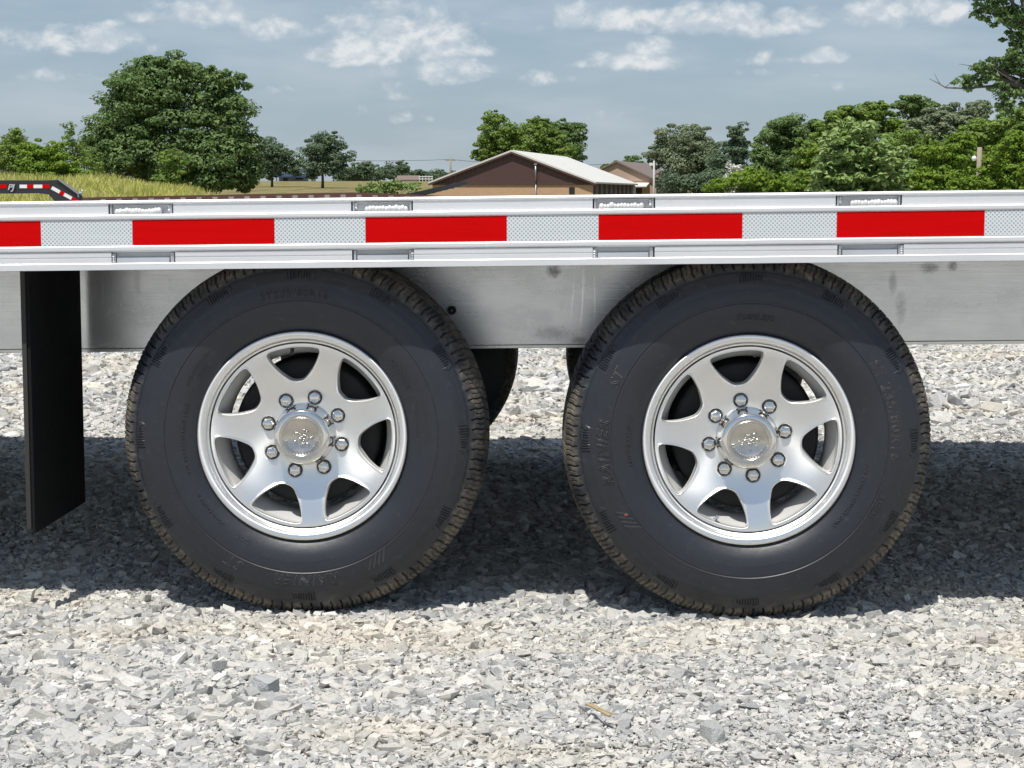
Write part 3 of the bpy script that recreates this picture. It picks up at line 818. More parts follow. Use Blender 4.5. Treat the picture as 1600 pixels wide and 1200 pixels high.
# ---- tyre
def tyre_mesh(name, nth=2400, hi=True, seed=0):
    ctrl = [(.030, .2060), (.016, .2105), (.009, .2165), (.004, .2240), (-.004, .2340), (-.011, .2480), (-.0160, .2680), (-.0175, .2880), (-.0165, .3080), (-.0120, .3270), (-.0050, .3420),
            (.0005, .3500), (.0025, .3530), (.0100, .3620), (.0185, .3705), (.0270, .3765), (.0400, .3815), (.0700, .3865), (.105, .3880)]
    full = ctrl + [(.21 - y, r) for (y, r) in ctrl[:-1][::-1]]
    P = np.array(full)
    d = np.r_[0, np.cumsum(np.linalg.norm(np.diff(P, axis=0), axis=1))]
    # spline-ish smoothing by dense resample and averaging
    s = np.linspace(0, d[-1], 700); Yq = np.interp(s, d, P[:, 0]); Rq = np.interp(s, d, P[:, 1])
    for _ in range(60):
        Yq[1:-1] = (Yq[:-2] + Yq[1:-1] + Yq[2:]) / 3; Rq[1:-1] = (Rq[:-2] + Rq[1:-1] + Rq[2:]) / 3
    # choose rows: dense at the front sidewall marks and in the tread, sparse behind
    rowsS = []
    def rowat_r(r):    # front side
        i = np.argmin(np.abs(Rq[:350] - r)); return s[i]
    def seg(a, b, n): rowsS.extend(np.linspace(a, b, n, endpoint=False))
    if hi:
        seg(s[0], rowat_r(.280), 14); seg(rowat_r(.280), rowat_r(.300), 16); seg(rowat_r(.300), rowat_r(.330), 7); seg(rowat_r(.330), rowat_r(.384), 40)
        e = rowat_r(.384); seg(e, s[-1] - (e - s[0]), 34); seg(s[-1] - (e - s[0]), s[-1], 14); rowsS.append(s[-1])
    else:
        seg(s[0], s[-1], 60); rowsS.append(s[-1])
    rowsS = np.array(rowsS)
    Yr = np.interp(rowsS, s, Yq); Rr = np.interp(rowsS, s, Rq)
    ty = np.gradient(Yr, rowsS); tr = np.gradient(Rr, rowsS); ln = np.hypot(ty, tr)
    nY, nR = -tr / ln, ty / ln               # outward normal
    th = np.linspace(0, 2 * PI, nth, endpoint=False)
    TH_, I = np.meshgrid(th, np.arange(len(rowsS)), indexing='ij')
    y = Yr[I]; r = Rr[I]
    D = np.zeros_like(y)
    front = I < len(rowsS) // 2
    # moulding ring and faint second ring on the outer sidewall
    D += np.where(front, -.0012 * np.exp(-((r - .2895) / .0011) ** 2) + .0007 * np.exp(-((r - .2922) / .0016) ** 2) - .0004 * np.exp(-((r - .322) / .0012) ** 2), 0)
    D += np.where(front, .0010 * sst(.3215, .3235, r) * (1 - sst(.3235, .34, r)), 0)
    D += np.where(front & (r < .232), .0010 * np.exp(-((r - .2285) / .0012) ** 2), 0)
    # tread: shoulder slots, sipes, four zigzag grooves
    NP = 108
    ph = (TH_ * NP / (2 * PI))
    yc = (y - .105)
    def saw(p): return np.abs((p % 1.0) - .5) * 2      # 1 at integer, 0 between
    sh_zone = sst(.3565, .3585, r) * sst(.060, .066, np.abs(yc))
    sk = ph + np.sign(yc) * .25 + 5.0 * yc + .045 * np.sin((r - .37) * 420)
    D += -.0055 * sh_zone * sst(.80, .88, saw(sk))
    D += -.0022 * sh_zone * sst(.86, .93, saw(sk + .5)) * (r > .366)
    D += np.where(front, -.0015 * np.exp(-((r - .3525) / .0012) ** 2), 0)
    D += .0016 * sh_zone
    zig = .0035 * np.sign(np.sin(2 * PI * ph))
    for g0, gw in ((.062, .0042), (.022, .0042)):
        D += -.0070 * (np.abs(np.abs(yc) - g0 - zig * .3) < gw) * (r > .374)
    mid = (np.abs(yc) < .058) & (r > .374)
    D += -.0040 * mid * (saw(ph + 9 * yc) > .84)
    # saw-tooth wear marks round the shoulder of the sidewall
    NM = 12
    q = ((TH_ + R(15)) * NM / (2 * PI)) % 1.0
    k = (q - .36) / .28                                  # 0..1 along one mark
    inm = (k > 0) & (k < 1) & front
    wdt = .0035 + .0055 * k
    inr = (np.abs(r - .3415) < wdt)
    rib = ((k * 9) % 1.0) < .5
    D += np.where(inm & inr, np.where(rib, .0018, -.0016), 0)
    D += np.where(front & (k > -.14) & (k <= 0) & (np.abs(r - .3415) < .009 * (k + .14) / .14 + .001), .0014, 0)
    # unevenness
    if seed is not None:
        D += .0006 * np.sin(TH_ * 3 + 1 + seed) * (r < .34)
    y = y + nY[I] * D; r = r + nR[I] * D
    r = r + .0050 * sst(.30, .388, r)
    V = np.stack([r * np.cos(TH_), y, r * np.sin(TH_)], -1).reshape(-1, 3)
    m_ = len(rowsS)
    i = np.arange(nth)[:, None] * m_; j = np.arange(m_ - 1)[None]
    i2 = ((np.arange(nth) + 1) % nth)[:, None] * m_
    Fq = np.stack([(i + j), (i + j + 1), (i2 + j + 1), (i2 + j)], -1).reshape(-1, 4)
    me = npmesh(name, V, Fq, True)
    me.set_sharp_from_angle(angle=R(38))
    me.materials.append(M['tyre_rubber'])
    return me
def sidewall_y(r):
    ctrl = [(.004, .2240), (-.004, .2340), (-.011, .2480), (-.0160, .2680), (-.0175, .2880), (-.0165, .3080), (-.0120, .3270), (-.0050, .3430)]
    return float(np.interp(r, [c[1] for c in ctrl], [c[0] for c in ctrl]))
def ring_text(txt, r0, size, ang_mid, parent, cy, name='tyre_lettering', shear=0.0, space=1.15, thick=.0014, xs=1.0, mat='tyre_letter', depthfn=sidewall_y, off=.0004, outline=0.0):
    """raised letters bent round the axle; ang_mid in degrees anticlockwise from +x as seen from the front, tops outwards"""
    cu = bpy.data.curves.new('t', 'FONT'); cu.body = txt; cu.size = size; cu.align_x = 'CENTER'; cu.shear = shear; cu.space_character = space
    cu.extrude = 0; cu.resolution_u = 2
    if outline:
        cu.fill_mode = 'NONE'; cu.bevel_depth = outline; cu.bevel_resolution = 0
    ob = bpy.data.objects.new('t', cu); COL.objects.link(ob)
    dg = bpy.context.evaluated_depsgraph_get(); me = bpy.data.meshes.new_from_object(ob.evaluated_get(dg))
    bpy.data.objects.remove(ob); bpy.data.curves.remove(cu)
    bm = bmesh.new(); bm.from_mesh(me); bpy.data.meshes.remove(me)
    if not outline:
        g = bmesh.ops.extrude_face_region(bm, geom=bm.faces[:])
        for v in [e for e in g['geom'] if isinstance(e, bmesh.types.BMVert)]: v.co.z += thick
        bmesh.ops.subdivide_edges(bm, edges=[e for e in bm.edges if e.calc_length() > size * .5], cuts=2)
    for v in bm.verts:
        rr = r0 + v.co.y; a = R(ang_mid) - v.co.x * xs / r0
        yb = depthfn(rr)
        v.co = Vector((rr * math.cos(a), yb - off - v.co.z, rr * math.sin(a)))
    bmesh.ops.recalc_face_normals(bm, faces=bm.faces)
    me = bpy.data.meshes.new(name); bm.to_mesh(me); bm.free()
    return link(name, me, M[mat], parent)

tyre_me = tyre_mesh('tyre'); tyre_far = tyre_mesh('tyre', 360, False)
wl = wheel_mesh(R(-83.7 + 180 / 7.0), R(29.3), 'alloy_wheel')
wr = wheel_mesh(R(-81.5 + 180 / 7.0), R(10), 'alloy_wheel')

def nut_mesh():
    m = MB()
    # chrome hex cap with a domed six-sided top
    prof = [(.016, .0135), (.004, .0135), (-.004, .0132), (-.010, .0118), (-.0125, .0095), (-.0140, .0060), (-.0143, 0)]
    rings = []
    for (y, r) in prof:
        if r == 0: rings.append([m.bm.verts.new((0, y, 0))]); continue
        ring = []
        for j in range(24):
            a = 2 * PI * j / 24
            hexr = math.cos(PI / 6) / math.cos(((a + PI / 6) % (PI / 3)) - PI / 6)
            f = 1.0 if y > .003 else (.45 + .55 * hexr if y < -.012 else hexr)
            ring.append(m.bm.verts.new((r * f * math.cos(a), y, r * f * math.sin(a))))
        rings.append(ring)
    for i in range(len(rings) - 1):
        A, B = rings[i], rings[i + 1]
        for j in range(24):
            j2 = (j + 1) % 24
            m.bm.faces.new([A[j], B[j], B[j2], A[j2]] if len(B) > 1 else [A[j], B[0], A[j2]])
    bmesh.ops.recalc_face_normals(m.bm, faces=m.bm.faces)
    me = bpy.data.meshes.new('lug_nut'); m.bm.to_mesh(me); m.bm.free()
    me.polygons.foreach_set('use_smooth', np.ones(len(me.polygons), dtype=bool)); me.set_sharp_from_angle(angle=R(24))
    me.materials.append(M['chrome']); return me
nut_me = nut_mesh()
def cap_mesh(seed):
    m = MB()
    m.lathe_y([(.047, .0665), (.0425, .0667), (.0415, .0650), (.030, .0632), (.010, .0608), (-.002, .0592), (-.0075, .0580), (-.0105, .0553), (-.0120, .0515), (-.0122, .0475)], 96, mi=0)
    m.lathe_y([(-.0122, .0475), (-.0118, .0450), (-.0113, .0435), (-.0122, .0420), (-.0136, .0408), (-.0122, .0396), (-.0108, .0388), (-.0110, 0)], 96, mi=1)
    # embossed relief: worn emblem
    r = random.Random(seed)
    for i in range(34):
        a = r.uniform(0, 2 * PI); rr = r.uniform(.0, .023)
        c = Vector((rr * math.cos(a), -.0118, rr * math.sin(a) * .8))
        res = bmesh.ops.create_icosphere(m.bm, subdivisions=1, radius=1)
        sx, sz, rt = r.uniform(.002, .007), r.uniform(.0012, .003), r.uniform(0, PI)
        for v in res['verts']:
            x, z = v.co.x * sx, v.co.z * sz
            v.co = c + Vector((x * math.cos(rt) - z * math.sin(rt), v.co.y * .0034, x * math.sin(rt) + z * math.cos(rt)))
            for f in v.link_faces: f.material_index = 1; f.smooth = True
    for i in range(15):
        a = R(195 + i * 10.5)
        c = Vector((.0330 * math.cos(a), -.0112, .0330 * math.sin(a)))
        res = bmesh.ops.create_icosphere(m.bm, subdivisions=1, radius=1)
        for v in res['verts']:
            v.co = c + Vector((v.co.x * .0020, v.co.y * .0024, v.co.z * .0030))
            for f in v.link_faces: f.material_index = 1
    bmesh.ops.recalc_face_normals(m.bm, faces=m.bm.faces)
    me = bpy.data.meshes.new('hub_cap'); m.bm.to_mesh(me); m.bm.free()
    me.materials.append(M['chrome']); me.materials.append(M['cap_face']); return me
cap_a, cap_b = cap_mesh(5), cap_mesh(9)
dm = MB(); dm.lathe_y([(.085, 0), (.085, .148), (.088, .157), (.17, .158), (.172, .163), (.178, .163), (.18, .05), (.18, 0)], 64)
drum_o = dm.build('brake_drum', M['cast_iron']); drum_me = drum_o.data; bpy.data.objects.remove(drum_o)
def make_wheel(cx, cy, cz, me, cap, lug_phase, valve_deg, rz=0.0, valve='black', detail=True):
    wo = link('alloy_wheel', me, parent=trailer); wo.location = (cx, cy, cz); wo.rotation_euler = (0, 0, rz)
    link('tyre', tyre_me if detail else tyre_far, parent=wo)
    link('hub_cap', cap, parent=wo)
    link('brake_drum', drum_me, parent=wo)
    for i in range(8):
        a = R(lug_phase + 45 * i)
        n = link('lug_nut', nut_me, parent=wo); n.location = (.0815 * math.cos(a), .046, .0815 * math.sin(a)); n.rotation_euler = (0, -a * 1.7 - i, 0)
    if detail:
        a = R(valve_deg); u = Vector((math.cos(a), 0, math.sin(a)))
        m = MB(); m.tube([u * .1915 + Vector((0, .040, 0)), u * .186 + Vector((0, .030, 0)), u * .180 + Vector((0, .018, 0))], [.0050, .0042, .0036], 10)
        m.tube([u * .180 + Vector((0, .018, 0)), u * .177 + Vector((0, .011, 0))], [.0042, .0040], 10)
        m.build('valve_stem', M['cast_iron'] if valve == 'black' else M['galvanised'], wo)
    return wo
pL = at(472, 682, 0.0); pR = at(1170, 688.3, 0.0)
WL = make_wheel(pL.x, 0, pL.z, wl, cap_a, 29.3, 97)
WR = make_wheel(pR.x, 0, pR.z, wr, cap_b, 10, -111, valve='metal')
for (cx, cz, me_, cp) in ((pL.x, pL.z, wl, cap_a), (pR.x, pR.z, wr, cap_b)):
    make_wheel(cx, 2.33, cz, me_, cp, 29.3, 97, PI, detail=False)
    m = MB(); m.tube([(cx, .19, cz), (cx, 2.14, cz)], .045, 14)
    m.box(cx - .05, cx + .05, BY + .02, BY + .09, cz, zb0 + .02); m.box(cx - .05, cx + .05, YF - .36, YF - .43, cz, zb0 + .02)
    m.build('axle', M['frame_dark'], trailer)
# lettering (what can be read on each sidewall)
def three_slashes(parent, ang):
    for i in range(4):
        m = MB(); a = R(ang - i * 2.1)
        def fn(u, v, d, a=a):
            rr = .303 + v; aa = a - (u + v * .8) / .303
            return Vector((rr * math.cos(aa), sidewall_y(rr) - d, rr * math.sin(aa)))
        m.prism([(-.0022, -.014 + i * .002), (.0022, -.014 + i * .002), (.0022, .014), (-.0022, .014)], fn, -.001, .0012); m.build('tyre_emblem', M['tyre_letter'], parent)
kw = dict(shear=.25, outline=.0010, space=1.15)
ring_text('RAINIER', .2965, .033, -88, WL, 0, **kw); ring_text('ST', .2965, .033, -118, WL, 0, **kw)
three_slashes(WL, -55)
ring_text('ST235/80R16', .2975, .022, 92, WL, 0, outline=.0009, space=1.2)
ring_text('FOR TRAILER SERVICE ONLY', .2480, .0105, 180, WL, 0)
ring_text('LOAD RANGE G', .2480, .0105, 218, WL, 0)
ring_text('ST RADIAL', .2480, .0125, 33, WL, 0)
ring_text('DOT', .2480, .013, 240, WL, 0)
ring_text('STEEL BELTED RADIAL', .262, .008, 145, WL, 0); ring_text('TUBELESS', .250, .008, 145, WL, 0)
for j in range(5):
    ring_text(['MOUNT ONLY ON APPROVED RIMS', 'NEVER EXCEED MAX INFLATION', 'SERIOUS INJURY MAY RESULT FROM', 'TIRE FAILURE DUE TO UNDERINFLATION', 'SAFETY WARNING'][j], .274 - j * .0075, .0052, 8 - j * .6, WL, 0, thick=.0006)
ring_text('MAX LOAD SINGLE 3750 LBS AT 110 PSI COLD', .262, .0066, -92, WL, 0, thick=.0006)
ring_text('RAINIER', .2965, .033, 185, WR, 0, **kw); ring_text('ST', .2965, .033, 155, WR, 0, **kw)
three_slashes(WR, 217)
ring_text('ST 235/80R16', .2950, .031, 13, WR, 0, outline=.0009, space=1.2); ring_text('RADIAL', .2950, .014, -27, WR, 0)
ring_text('LOAD RANGE G', .2480, .0125, 180, WR, 0); ring_text('FOR TRAILER SERVICE ONLY', .2480, .0105, -28, WR, 0)
ring_text('TUBELESS', .2550, .016, 88, WR, 0, outline=.0007)
ring_text('MAX LOAD SINGLE 3750 LBS AT 110 PSI COLD', .262, .0066, -88, WR, 0, thick=.0006)
# red paint dot on the right tyre
m = MB(); q = at(978, 803, 0) - Vector((pR.x, 0, pR.z)); m.lathe_y([(-.0008, 0), (-.0008, .0042), (.0005, .0045)], 14, (q.x, sidewall_y(math.hypot(q.x, q.z)) - .0006, q.z)); m.build('paint_dot', M['cap_red'], WR)

# ---------------------------------------------------------------- loose stones one can tell apart
STONES = [((40, 938), 16, .85, 'pale rounded stone lying left of the tyre shadow, beside a smaller one', (.62, .60, .54)),
          ((118, 947), 8, .8, 'small cream stone just right of the pale rounded stone at far left', (.62, .58, .5)),
          ((415, 1080), 24, .8, 'large grey angular stone below the left wheel', (.40, .41, .41)),
          ((345, 1045), 14, .8, 'rough grey stone between the left tyre and the large angular stone', (.36, .37, .36)),
          ((1112, 1145), 27, .62, 'largest grey stone, low in the gravel between the wheels', (.38, .39, .38)),
          ((858, 1098), 12, .8, 'pale wedge shaped stone left of the dead twig', (.50, .50, .48)),
          ((1535, 1000), 17, .7, 'pinkish grey stone in the gravel at the far right', (.47, .44, .42)),
          ((620, 1035), 12, .5, 'flat light stone on the gravel between and before the tyres', (.47, .47, .46)),
          ((185, 1165), 20, .45, 'long pale slab of stone near the bottom left', (.52, .51, .47)),
          ((1330, 955), 10, .8, 'small grey stone by the shadow of the right tyre', (.42, .42, .41))]
for i, ((px, py), rp, fl, lab, c) in enumerate(STONES):
    d = ray(px, py); p = CAM + d * (-CAM.z / d.z)
    sc = rp * (p - CAM).length / F_PX
    V, Fq = rock_mesh(900 + i, 14, fl + .15)
    bm = bmesh.new(); vs = [bm.verts.new(v * sc) for v in V]; [bm.faces.new([vs[j] for j in f]) for f in Fq]
    bmesh.ops.subdivide_edges(bm, edges=bm.edges, cuts=2, use_grid_fill=True)
    for v in bm.verts: v.co += Vector(mn.noise_vector(v.co / sc * 2.5 + Vector((i, 0, 0)))) * sc * .035
    me = bpy.data.meshes.new('stone'); bm.to_mesh(me); bm.free()
    mt = simple('stone_%d' % i, c, .9, 0, .22, 40, .5)
    o = link('stone', me, mt); o.location = (p.x, p.y, float(terrain(p.x, p.y)) + sc * fl * .32); o.rotation_euler = (0, 0, i * 1.3)
    tag(o, lab, 'stone')
d = ray(936, 1118); p = CAM + d * (-(CAM.z - .008) / d.z)
m = MB(); m.tube([p + Vector((-.022, .045, .008)), p + Vector((-.004, .01, .010)), p + Vector((.018, -.03, .008))], [.0022, .0034, .0026], 6)
m.tube([p + Vector((-.012, .03, .012)), p + Vector((.002, -.002, .013)), p + Vector((.02, -.022, .011))], [.0012, .002, .0012], 5)
tag(m.build('twig', simple('twig_straw', (.42, .33, .2), .8)), 'broken straw coloured twig lying on the gravel between the wheels', 'twig')

# =============================================================== BACKGROUND TREES
def leaf_cloud(lobes, n, ls0, seed, up=.35, sub=.30, ksub=26, spread=1.0):
    n = int(n * 2.6); ls = ls0 * .64
    r = np.random.default_rng(seed)
    wts = np.array([l[1][0] * l[1][2] for l in lobes]) ** .8; wts /= wts.sum()
    P = []; NRM = []
    for (c, rad), wgt in zip(lobes, wts):
        c = np.array(c); rad = np.array(rad); m_ = max(20, int(n * wgt))
        K = ksub
        D = r.normal(size=(K, 3)); D /= np.linalg.norm(D, axis=1)[:, None]
        cc = c + D * rad * r.uniform(.55, 1.05, (K, 1))
        cr = rad.mean() * sub * r.uniform(.6, 1.4, K)
        q = r.random(K) < .25
        cc[q] = c + D[q] * rad * r.uniform(1.0, 1.13, (int(q.sum()), 1)); cr[q] *= .62
        ki = r.integers(0, K, m_)
        d = r.normal(size=(m_, 3)); d /= np.linalg.norm(d, axis=1)[:, None]
        rr = r.uniform(.45, 1.0, m_) ** .5
        fr = np.array([1.5, 1.5, .64])
        p = cc[ki] + d * (cr[ki] * rr)[:, None] * fr
        nr = d * .8 + np.array([0, 0, up + .2]) + r.normal(size=(m_, 3)) * .34
        P.append(p); NRM.append(nr)
        # inner fill
        m2 = m_ // 5
        d = r.normal(size=(m2, 3)); d /= np.linalg.norm(d, axis=1)[:, None]
        P.append(c + d * rad * r.uniform(.2, .75, (m2, 1))); NRM.append(r.normal(size=(m2, 3)))
    P = np.concatenate(P); NRM = np.concatenate(NRM); NRM /= np.linalg.norm(NRM, axis=1)[:, None]
    n_ = len(P)
    t = np.cross(NRM, r.normal(size=(n_, 3))); t /= np.linalg.norm(t, axis=1)[:, None]
    b = np.cross(NRM, t)
    s = ls * r.uniform(.6, 1.35, n_)[:, None]
    V = np.stack([P - t * s, P - b * s * .55 + NRM * s * .12, P + t * s, P + b * s * .55 + NRM * s * .12], 1).reshape(-1, 3)
    i = np.arange(n_) * 4
    return V, np.stack([i, i + 1, i + 2, i + 3], 1)
def tree(name, label, cat, Y, lobes_px, leafpx, mat, n, trunk_px=None, trunk_r=.2, dy=None, seed=0, group=None, sub=.30, ksub=26, up=.35, limbs=5, extra=None):
    s = F_PX / (Y - CAM.y)
    L_ = []
    rr = random.Random(seed)
    for (px, py, rx, rz_) in lobes_px:
        yy = Y + rr.uniform(-.35, .35) * (rx / s)
        c = at(px, py, yy); L_.append(((c.x, c.y, c.z), (rx / s, (dy or (rx + rz_) / 2 / s), rz_ / s)))
    cx = trunk_px if trunk_px is not None else sum(l[0] for l in lobes_px) / len(lobes_px)
    base = at(cx, 300, Y); gz = float(terrain(base.x, Y)); base = Vector((base.x, Y, gz))
    root = empty(name, base)
    tag(root, label, cat, group)
    if 'bush' in name or 'shrub' in name:      # leafy down to the ground
        for (c, rad) in list(L_):
            if c[2] - rad[2] - gz > .15 and c[2] - rad[2] < gz + 2.2:
                hz_ = (c[2] - rad[2] * .3 - gz) / 2
                L_.append(((c[0], c[1], gz + hz_), (rad[0] * .9, rad[1] * .9, hz_)))
        n = int(n * 1.35)
    V, Fq = leaf_cloud(L_, n, leafpx / s, seed, up, sub, ksub)
    V = V - np.array(base[:])
    link('crown', npmesh('crown', V, Fq), M[mat], root)
    m = MB()
    zt = max(l[0][2] for l in L_) - base.z; zl = min(l[0][2] - l[1][2] * .3 for l in L_) - base.z
    top = Vector((0, 0, max(zt * .75, .5)))
    m.tube([(0, 0, -.3), (trunk_r * .2, 0, max(zl, .3) * .5), (0, .1, max(zl, .4)), top], [trunk_r * 1.25, trunk_r, trunk_r * .8, trunk_r * .3], 9)
    for (c, rad) in sorted(L_, key=lambda q: -q[1][0])[:limbs + 2]:
        e = Vector(c) - base; st = Vector((0, 0, max(zl * .7, .3) + rr.uniform(0, .2) * zt))
        mid = (st + e) / 2 + Vector((0, 0, rr.uniform(-.1, .1) * zt))
        m.tube([st, mid, e], [trunk_r * .5, trunk_r * .32, trunk_r * .1], 6)
        for q in range(3):
            dd = Vector((rr.uniform(-1, 1) * rad[0], rr.uniform(-1, 1) * rad[1], rr.uniform(-.3, 1) * rad[2])) * .8
            m.tube([mid, (mid + e) / 2 + dd * .3, e + dd], [trunk_r * .22, trunk_r * .12, trunk_r * .03], 5)
    m.build('trunk', M['bark'], root)
    return root
# big tree at the left
tree('broadleaf_tree', 'tallest dark green tree at the left, rising over the grassy bank', 'tree', 105,
     [(225, 130, 52, 38), (280, 125, 55, 35), (345, 150, 42, 40), (205, 180, 55, 40), (275, 185, 70, 45), (350, 200, 45, 50), (375, 225, 28, 30),
      (170, 225, 45, 35), (240, 240, 70, 40), (320, 250, 65, 42), (375, 268, 32, 28), (195, 262, 50, 24), (255, 280, 55, 20), (335, 282, 50, 16), (145, 235, 22, 24), (232, 104, 28, 14), (337, 122, 26, 16)],
     4.6, 'leaf_dark', 30000, 275, .42, seed=1, sub=.36, ksub=30)
tree('shrub', 'low mid green shrub on the right foot of the tallest left tree', 'shrub', 98, [(268, 262, 18, 26), (258, 282, 16, 16)], 3.6, 'leaf_mid', 1800, 266, .05, seed=2)
# bushes at the left edge
tree('shrub', 'yellow green leaning shrub at the left edge above the black trailer', 'shrub', 78, [(75, 262, 36, 30), (105, 272, 34, 20), (52, 245, 26, 26), (130, 283, 24, 14), (85, 242, 24, 18), (60, 285, 60, 14)], 3.8, 'leaf_bright', 5200, 80, .06, seed=3)
tree('shrub', 'grey green shrub at the very left edge behind the yellow green one', 'shrub', 86, [(18, 232, 26, 26), (5, 262, 30, 26), (30, 268, 22, 18)], 3.6, 'leaf_grey', 3000, 14, .06, seed=4)
tree('young_tree', 'pointed young tree at the left edge between the shrubs', 'tree', 84, [(28, 225, 14, 22), (34, 252, 26, 28), (26, 212, 7, 12), (8, 240, 20, 20)], 3.4, 'leaf_mid', 1800, 30, .06, seed=5)
tree('shrub', 'sparse pale shrub with bare twigs left of the tallest tree', 'shrub', 92, [(112, 235, 26, 18), (130, 250, 28, 22), (108, 205, 9, 16), (100, 255, 24, 18)], 3.2, 'leaf_mid', 2000, 118, .05, seed=6, ksub=14)
# distant pair and the treeline
tree('broadleaf_tree', 'distant rounded tree partly hidden behind the tallest left tree', 'tree', 235, [(430, 232, 28, 20), (412, 245, 26, 18), (448, 248, 22, 14), (460, 262, 14, 12), (415, 268, 18, 14), (432, 258, 26, 14)], 2.9, 'leaf_far', 3600, 425, .15, seed=7)
tree('broadleaf_tree', 'distant umbrella shaped tree with a pale forked trunk beside the small house', 'tree', 225, [(510, 228, 30, 20), (490, 242, 24, 16), (528, 246, 24, 17), (508, 218, 16, 12), (505, 256, 32, 11), (520, 268, 26, 8), (488, 268, 14, 10)], 2.9, 'leaf_far', 4600, 504, .17, seed=8)
far_spots = [(555, 268, 22, 13), (585, 270, 22, 12), (615, 267, 20, 13), (628, 260, 10, 8), (650, 272, 22, 10), (680, 274, 22, 9), (570, 262, 14, 9), (700, 276, 18, 8), (540, 274, 18, 12)]
fl_labels = ['dark far tree of the left treeline, directly right of the umbrella shaped tree', 'far treeline tree, second right of the umbrella shaped tree', 'taller far treeline tree left of the low brown roofed shed', 'small pointed top of the far treeline above the low shed',
             'far treeline tree above the brown roofed shed', 'far treeline tree just left of the brown barn roof', 'rounded crest of the far treeline right of the umbrella shaped tree', 'lowest far treeline tree meeting the barn roof edge', 'far treeline tree under the right side of the umbrella shaped tree']
for i, (px, py, rx, rz_) in enumerate(far_spots):
    tree('far_tree', fl_labels[i], 'tree', 400 + 12 * (i % 3), [(px, py, rx, rz_), (px - rx * .5, py + 4, rx * .6, rz_ * .7), (px + rx * .5, py + 5, rx * .6, rz_ * .7)], 2.4, 'leaf_far', 1100, px, .3, seed=20 + i, group='trees of the far treeline', limbs=1)
# behind the barn
tree('broadleaf_tree', 'loose feathery tree behind the left slope of the brown barn roof', 'tree', 172, [(775, 205, 26, 26), (790, 230, 30, 22), (760, 232, 20, 20), (748, 243, 12, 8), (770, 186, 14, 12), (800, 210, 14, 18)], 3.2, 'leaf_mid', 5200, 775, .28, seed=40, ksub=34, sub=.26)
tree('broadleaf_tree', 'bright green round tree behind the ridge of the brown barn', 'tree', 176, [(840, 212, 34, 24), (820, 232, 34, 24), (862, 232, 30, 24), (835, 195, 16, 12), (852, 196, 12, 10)], 3.2, 'leaf_mid', 6000, 838, .3, seed=41, ksub=30)
tree('broadleaf_tree', 'dark green tree behind the pale barn roof, right of the bright green one', 'tree', 182, [(888, 210, 24, 26), (893, 236, 24, 24), (878, 225, 20, 24)], 3.2, 'leaf_dark', 4600, 888, .3, seed=42)
tree('broadleaf_tree', 'low dark tree behind the gable of the tan building', 'tree', 200, [(985, 258, 22, 12), (1005, 268, 16, 12), (948, 262, 8, 6)], 2.8, 'leaf_dark', 1700, 990, .2, seed=43)
# middle right
tree('broadleaf_tree', 'wide grey green tree behind the white pole', 'tree', 160, [(1060, 222, 34, 24), (1090, 222, 26, 24), (1035, 240, 22, 24), (1070, 255, 40, 30), (1105, 250, 24, 34)], 3.3, 'leaf_grey', 8000, 1068, .3, seed=44, ksub=30)
tree('broadleaf_tree', 'narrow dark tree with a pointed top right of the grey green tree', 'tree', 150, [(1152, 208, 14, 18), (1148, 238, 24, 24), (1130, 262, 30, 30), (1160, 270, 22, 26)], 3.3, 'leaf_far', 4600, 1148, .25, seed=45)
tree('shrub', 'dark undergrowth between the tan building and the pale bush', 'shrub', 140, [(1055, 285, 30, 16), (1095, 285, 28, 18), (1130, 288, 22, 14)], 3.3, 'leaf_far', 3000, 1090, .08, seed=46)
tree('broadleaf_tree', 'dark green flat topped tree left of the big leafy bush', 'tree', 92, [(1230, 205, 36, 26), (1215, 235, 34, 30), (1258, 228, 34, 30), (1220, 268, 36, 26), (1262, 265, 34, 28), (1275, 200, 18, 14)], 4.0, 'leaf_dark', 10000, 1236, .3, seed=47)
tree('broadleaf_tree', 'broad green tree behind the top of the big leafy bush', 'tree', 84, [(1320, 190, 36, 20), (1350, 180, 30, 18), (1370, 172, 14, 14), (1300, 205, 24, 24), (1390, 200, 26, 22), (1400, 235, 26, 34)], 4.2, 'leaf_mid', 9000, 1345, .3, seed=48)
tree('broadleaf_tree', 'round topped dark tree above the grey green thicket', 'tree', 96, [(1430, 166, 30, 18), (1445, 185, 34, 18)], 3.8, 'leaf_dark', 3600, 1436, .26, seed=49)
tree('broadleaf_tree', 'dusty grey green tree in the thicket right of centre', 'tree', 80, [(1450, 200, 34, 30), (1478, 185, 30, 22), (1440, 230, 30, 30), (1500, 200, 28, 26), (1525, 178, 26, 20)], 3.6, 'leaf_grey', 8500, 1462, .22, seed=50)
tree('bush', 'big round bush with large glossy light green leaves', 'bush', 46, [(1345, 225, 54, 34), (1320, 250, 52, 34), (1375, 255, 50, 34), (1345, 278, 74, 26), (1295, 268, 34, 24), (1330, 208, 30, 20)], 8.5, 'leaf_pale', 3000, 1345, .1, seed=51, ksub=44, sub=.24, up=.7)
tree('bush', 'pale green low bush in front of the dark treeline', 'bush', 52, [(1160, 285, 40, 16), (1125, 292, 26, 10), (1195, 280, 30, 18), (1215, 288, 30, 14), (1175, 272, 20, 10)], 4.4, 'leaf_bright', 4200, 1165, .06, seed=52)
tree('flowering_shrub', 'white blossoming shrub behind the pale green low bush', 'shrub', 58, [(1148, 266, 12, 9), (1140, 258, 6, 6), (1158, 268, 8, 7)], 3.2, 'flower_white', 700, 1148, .04, seed=53)
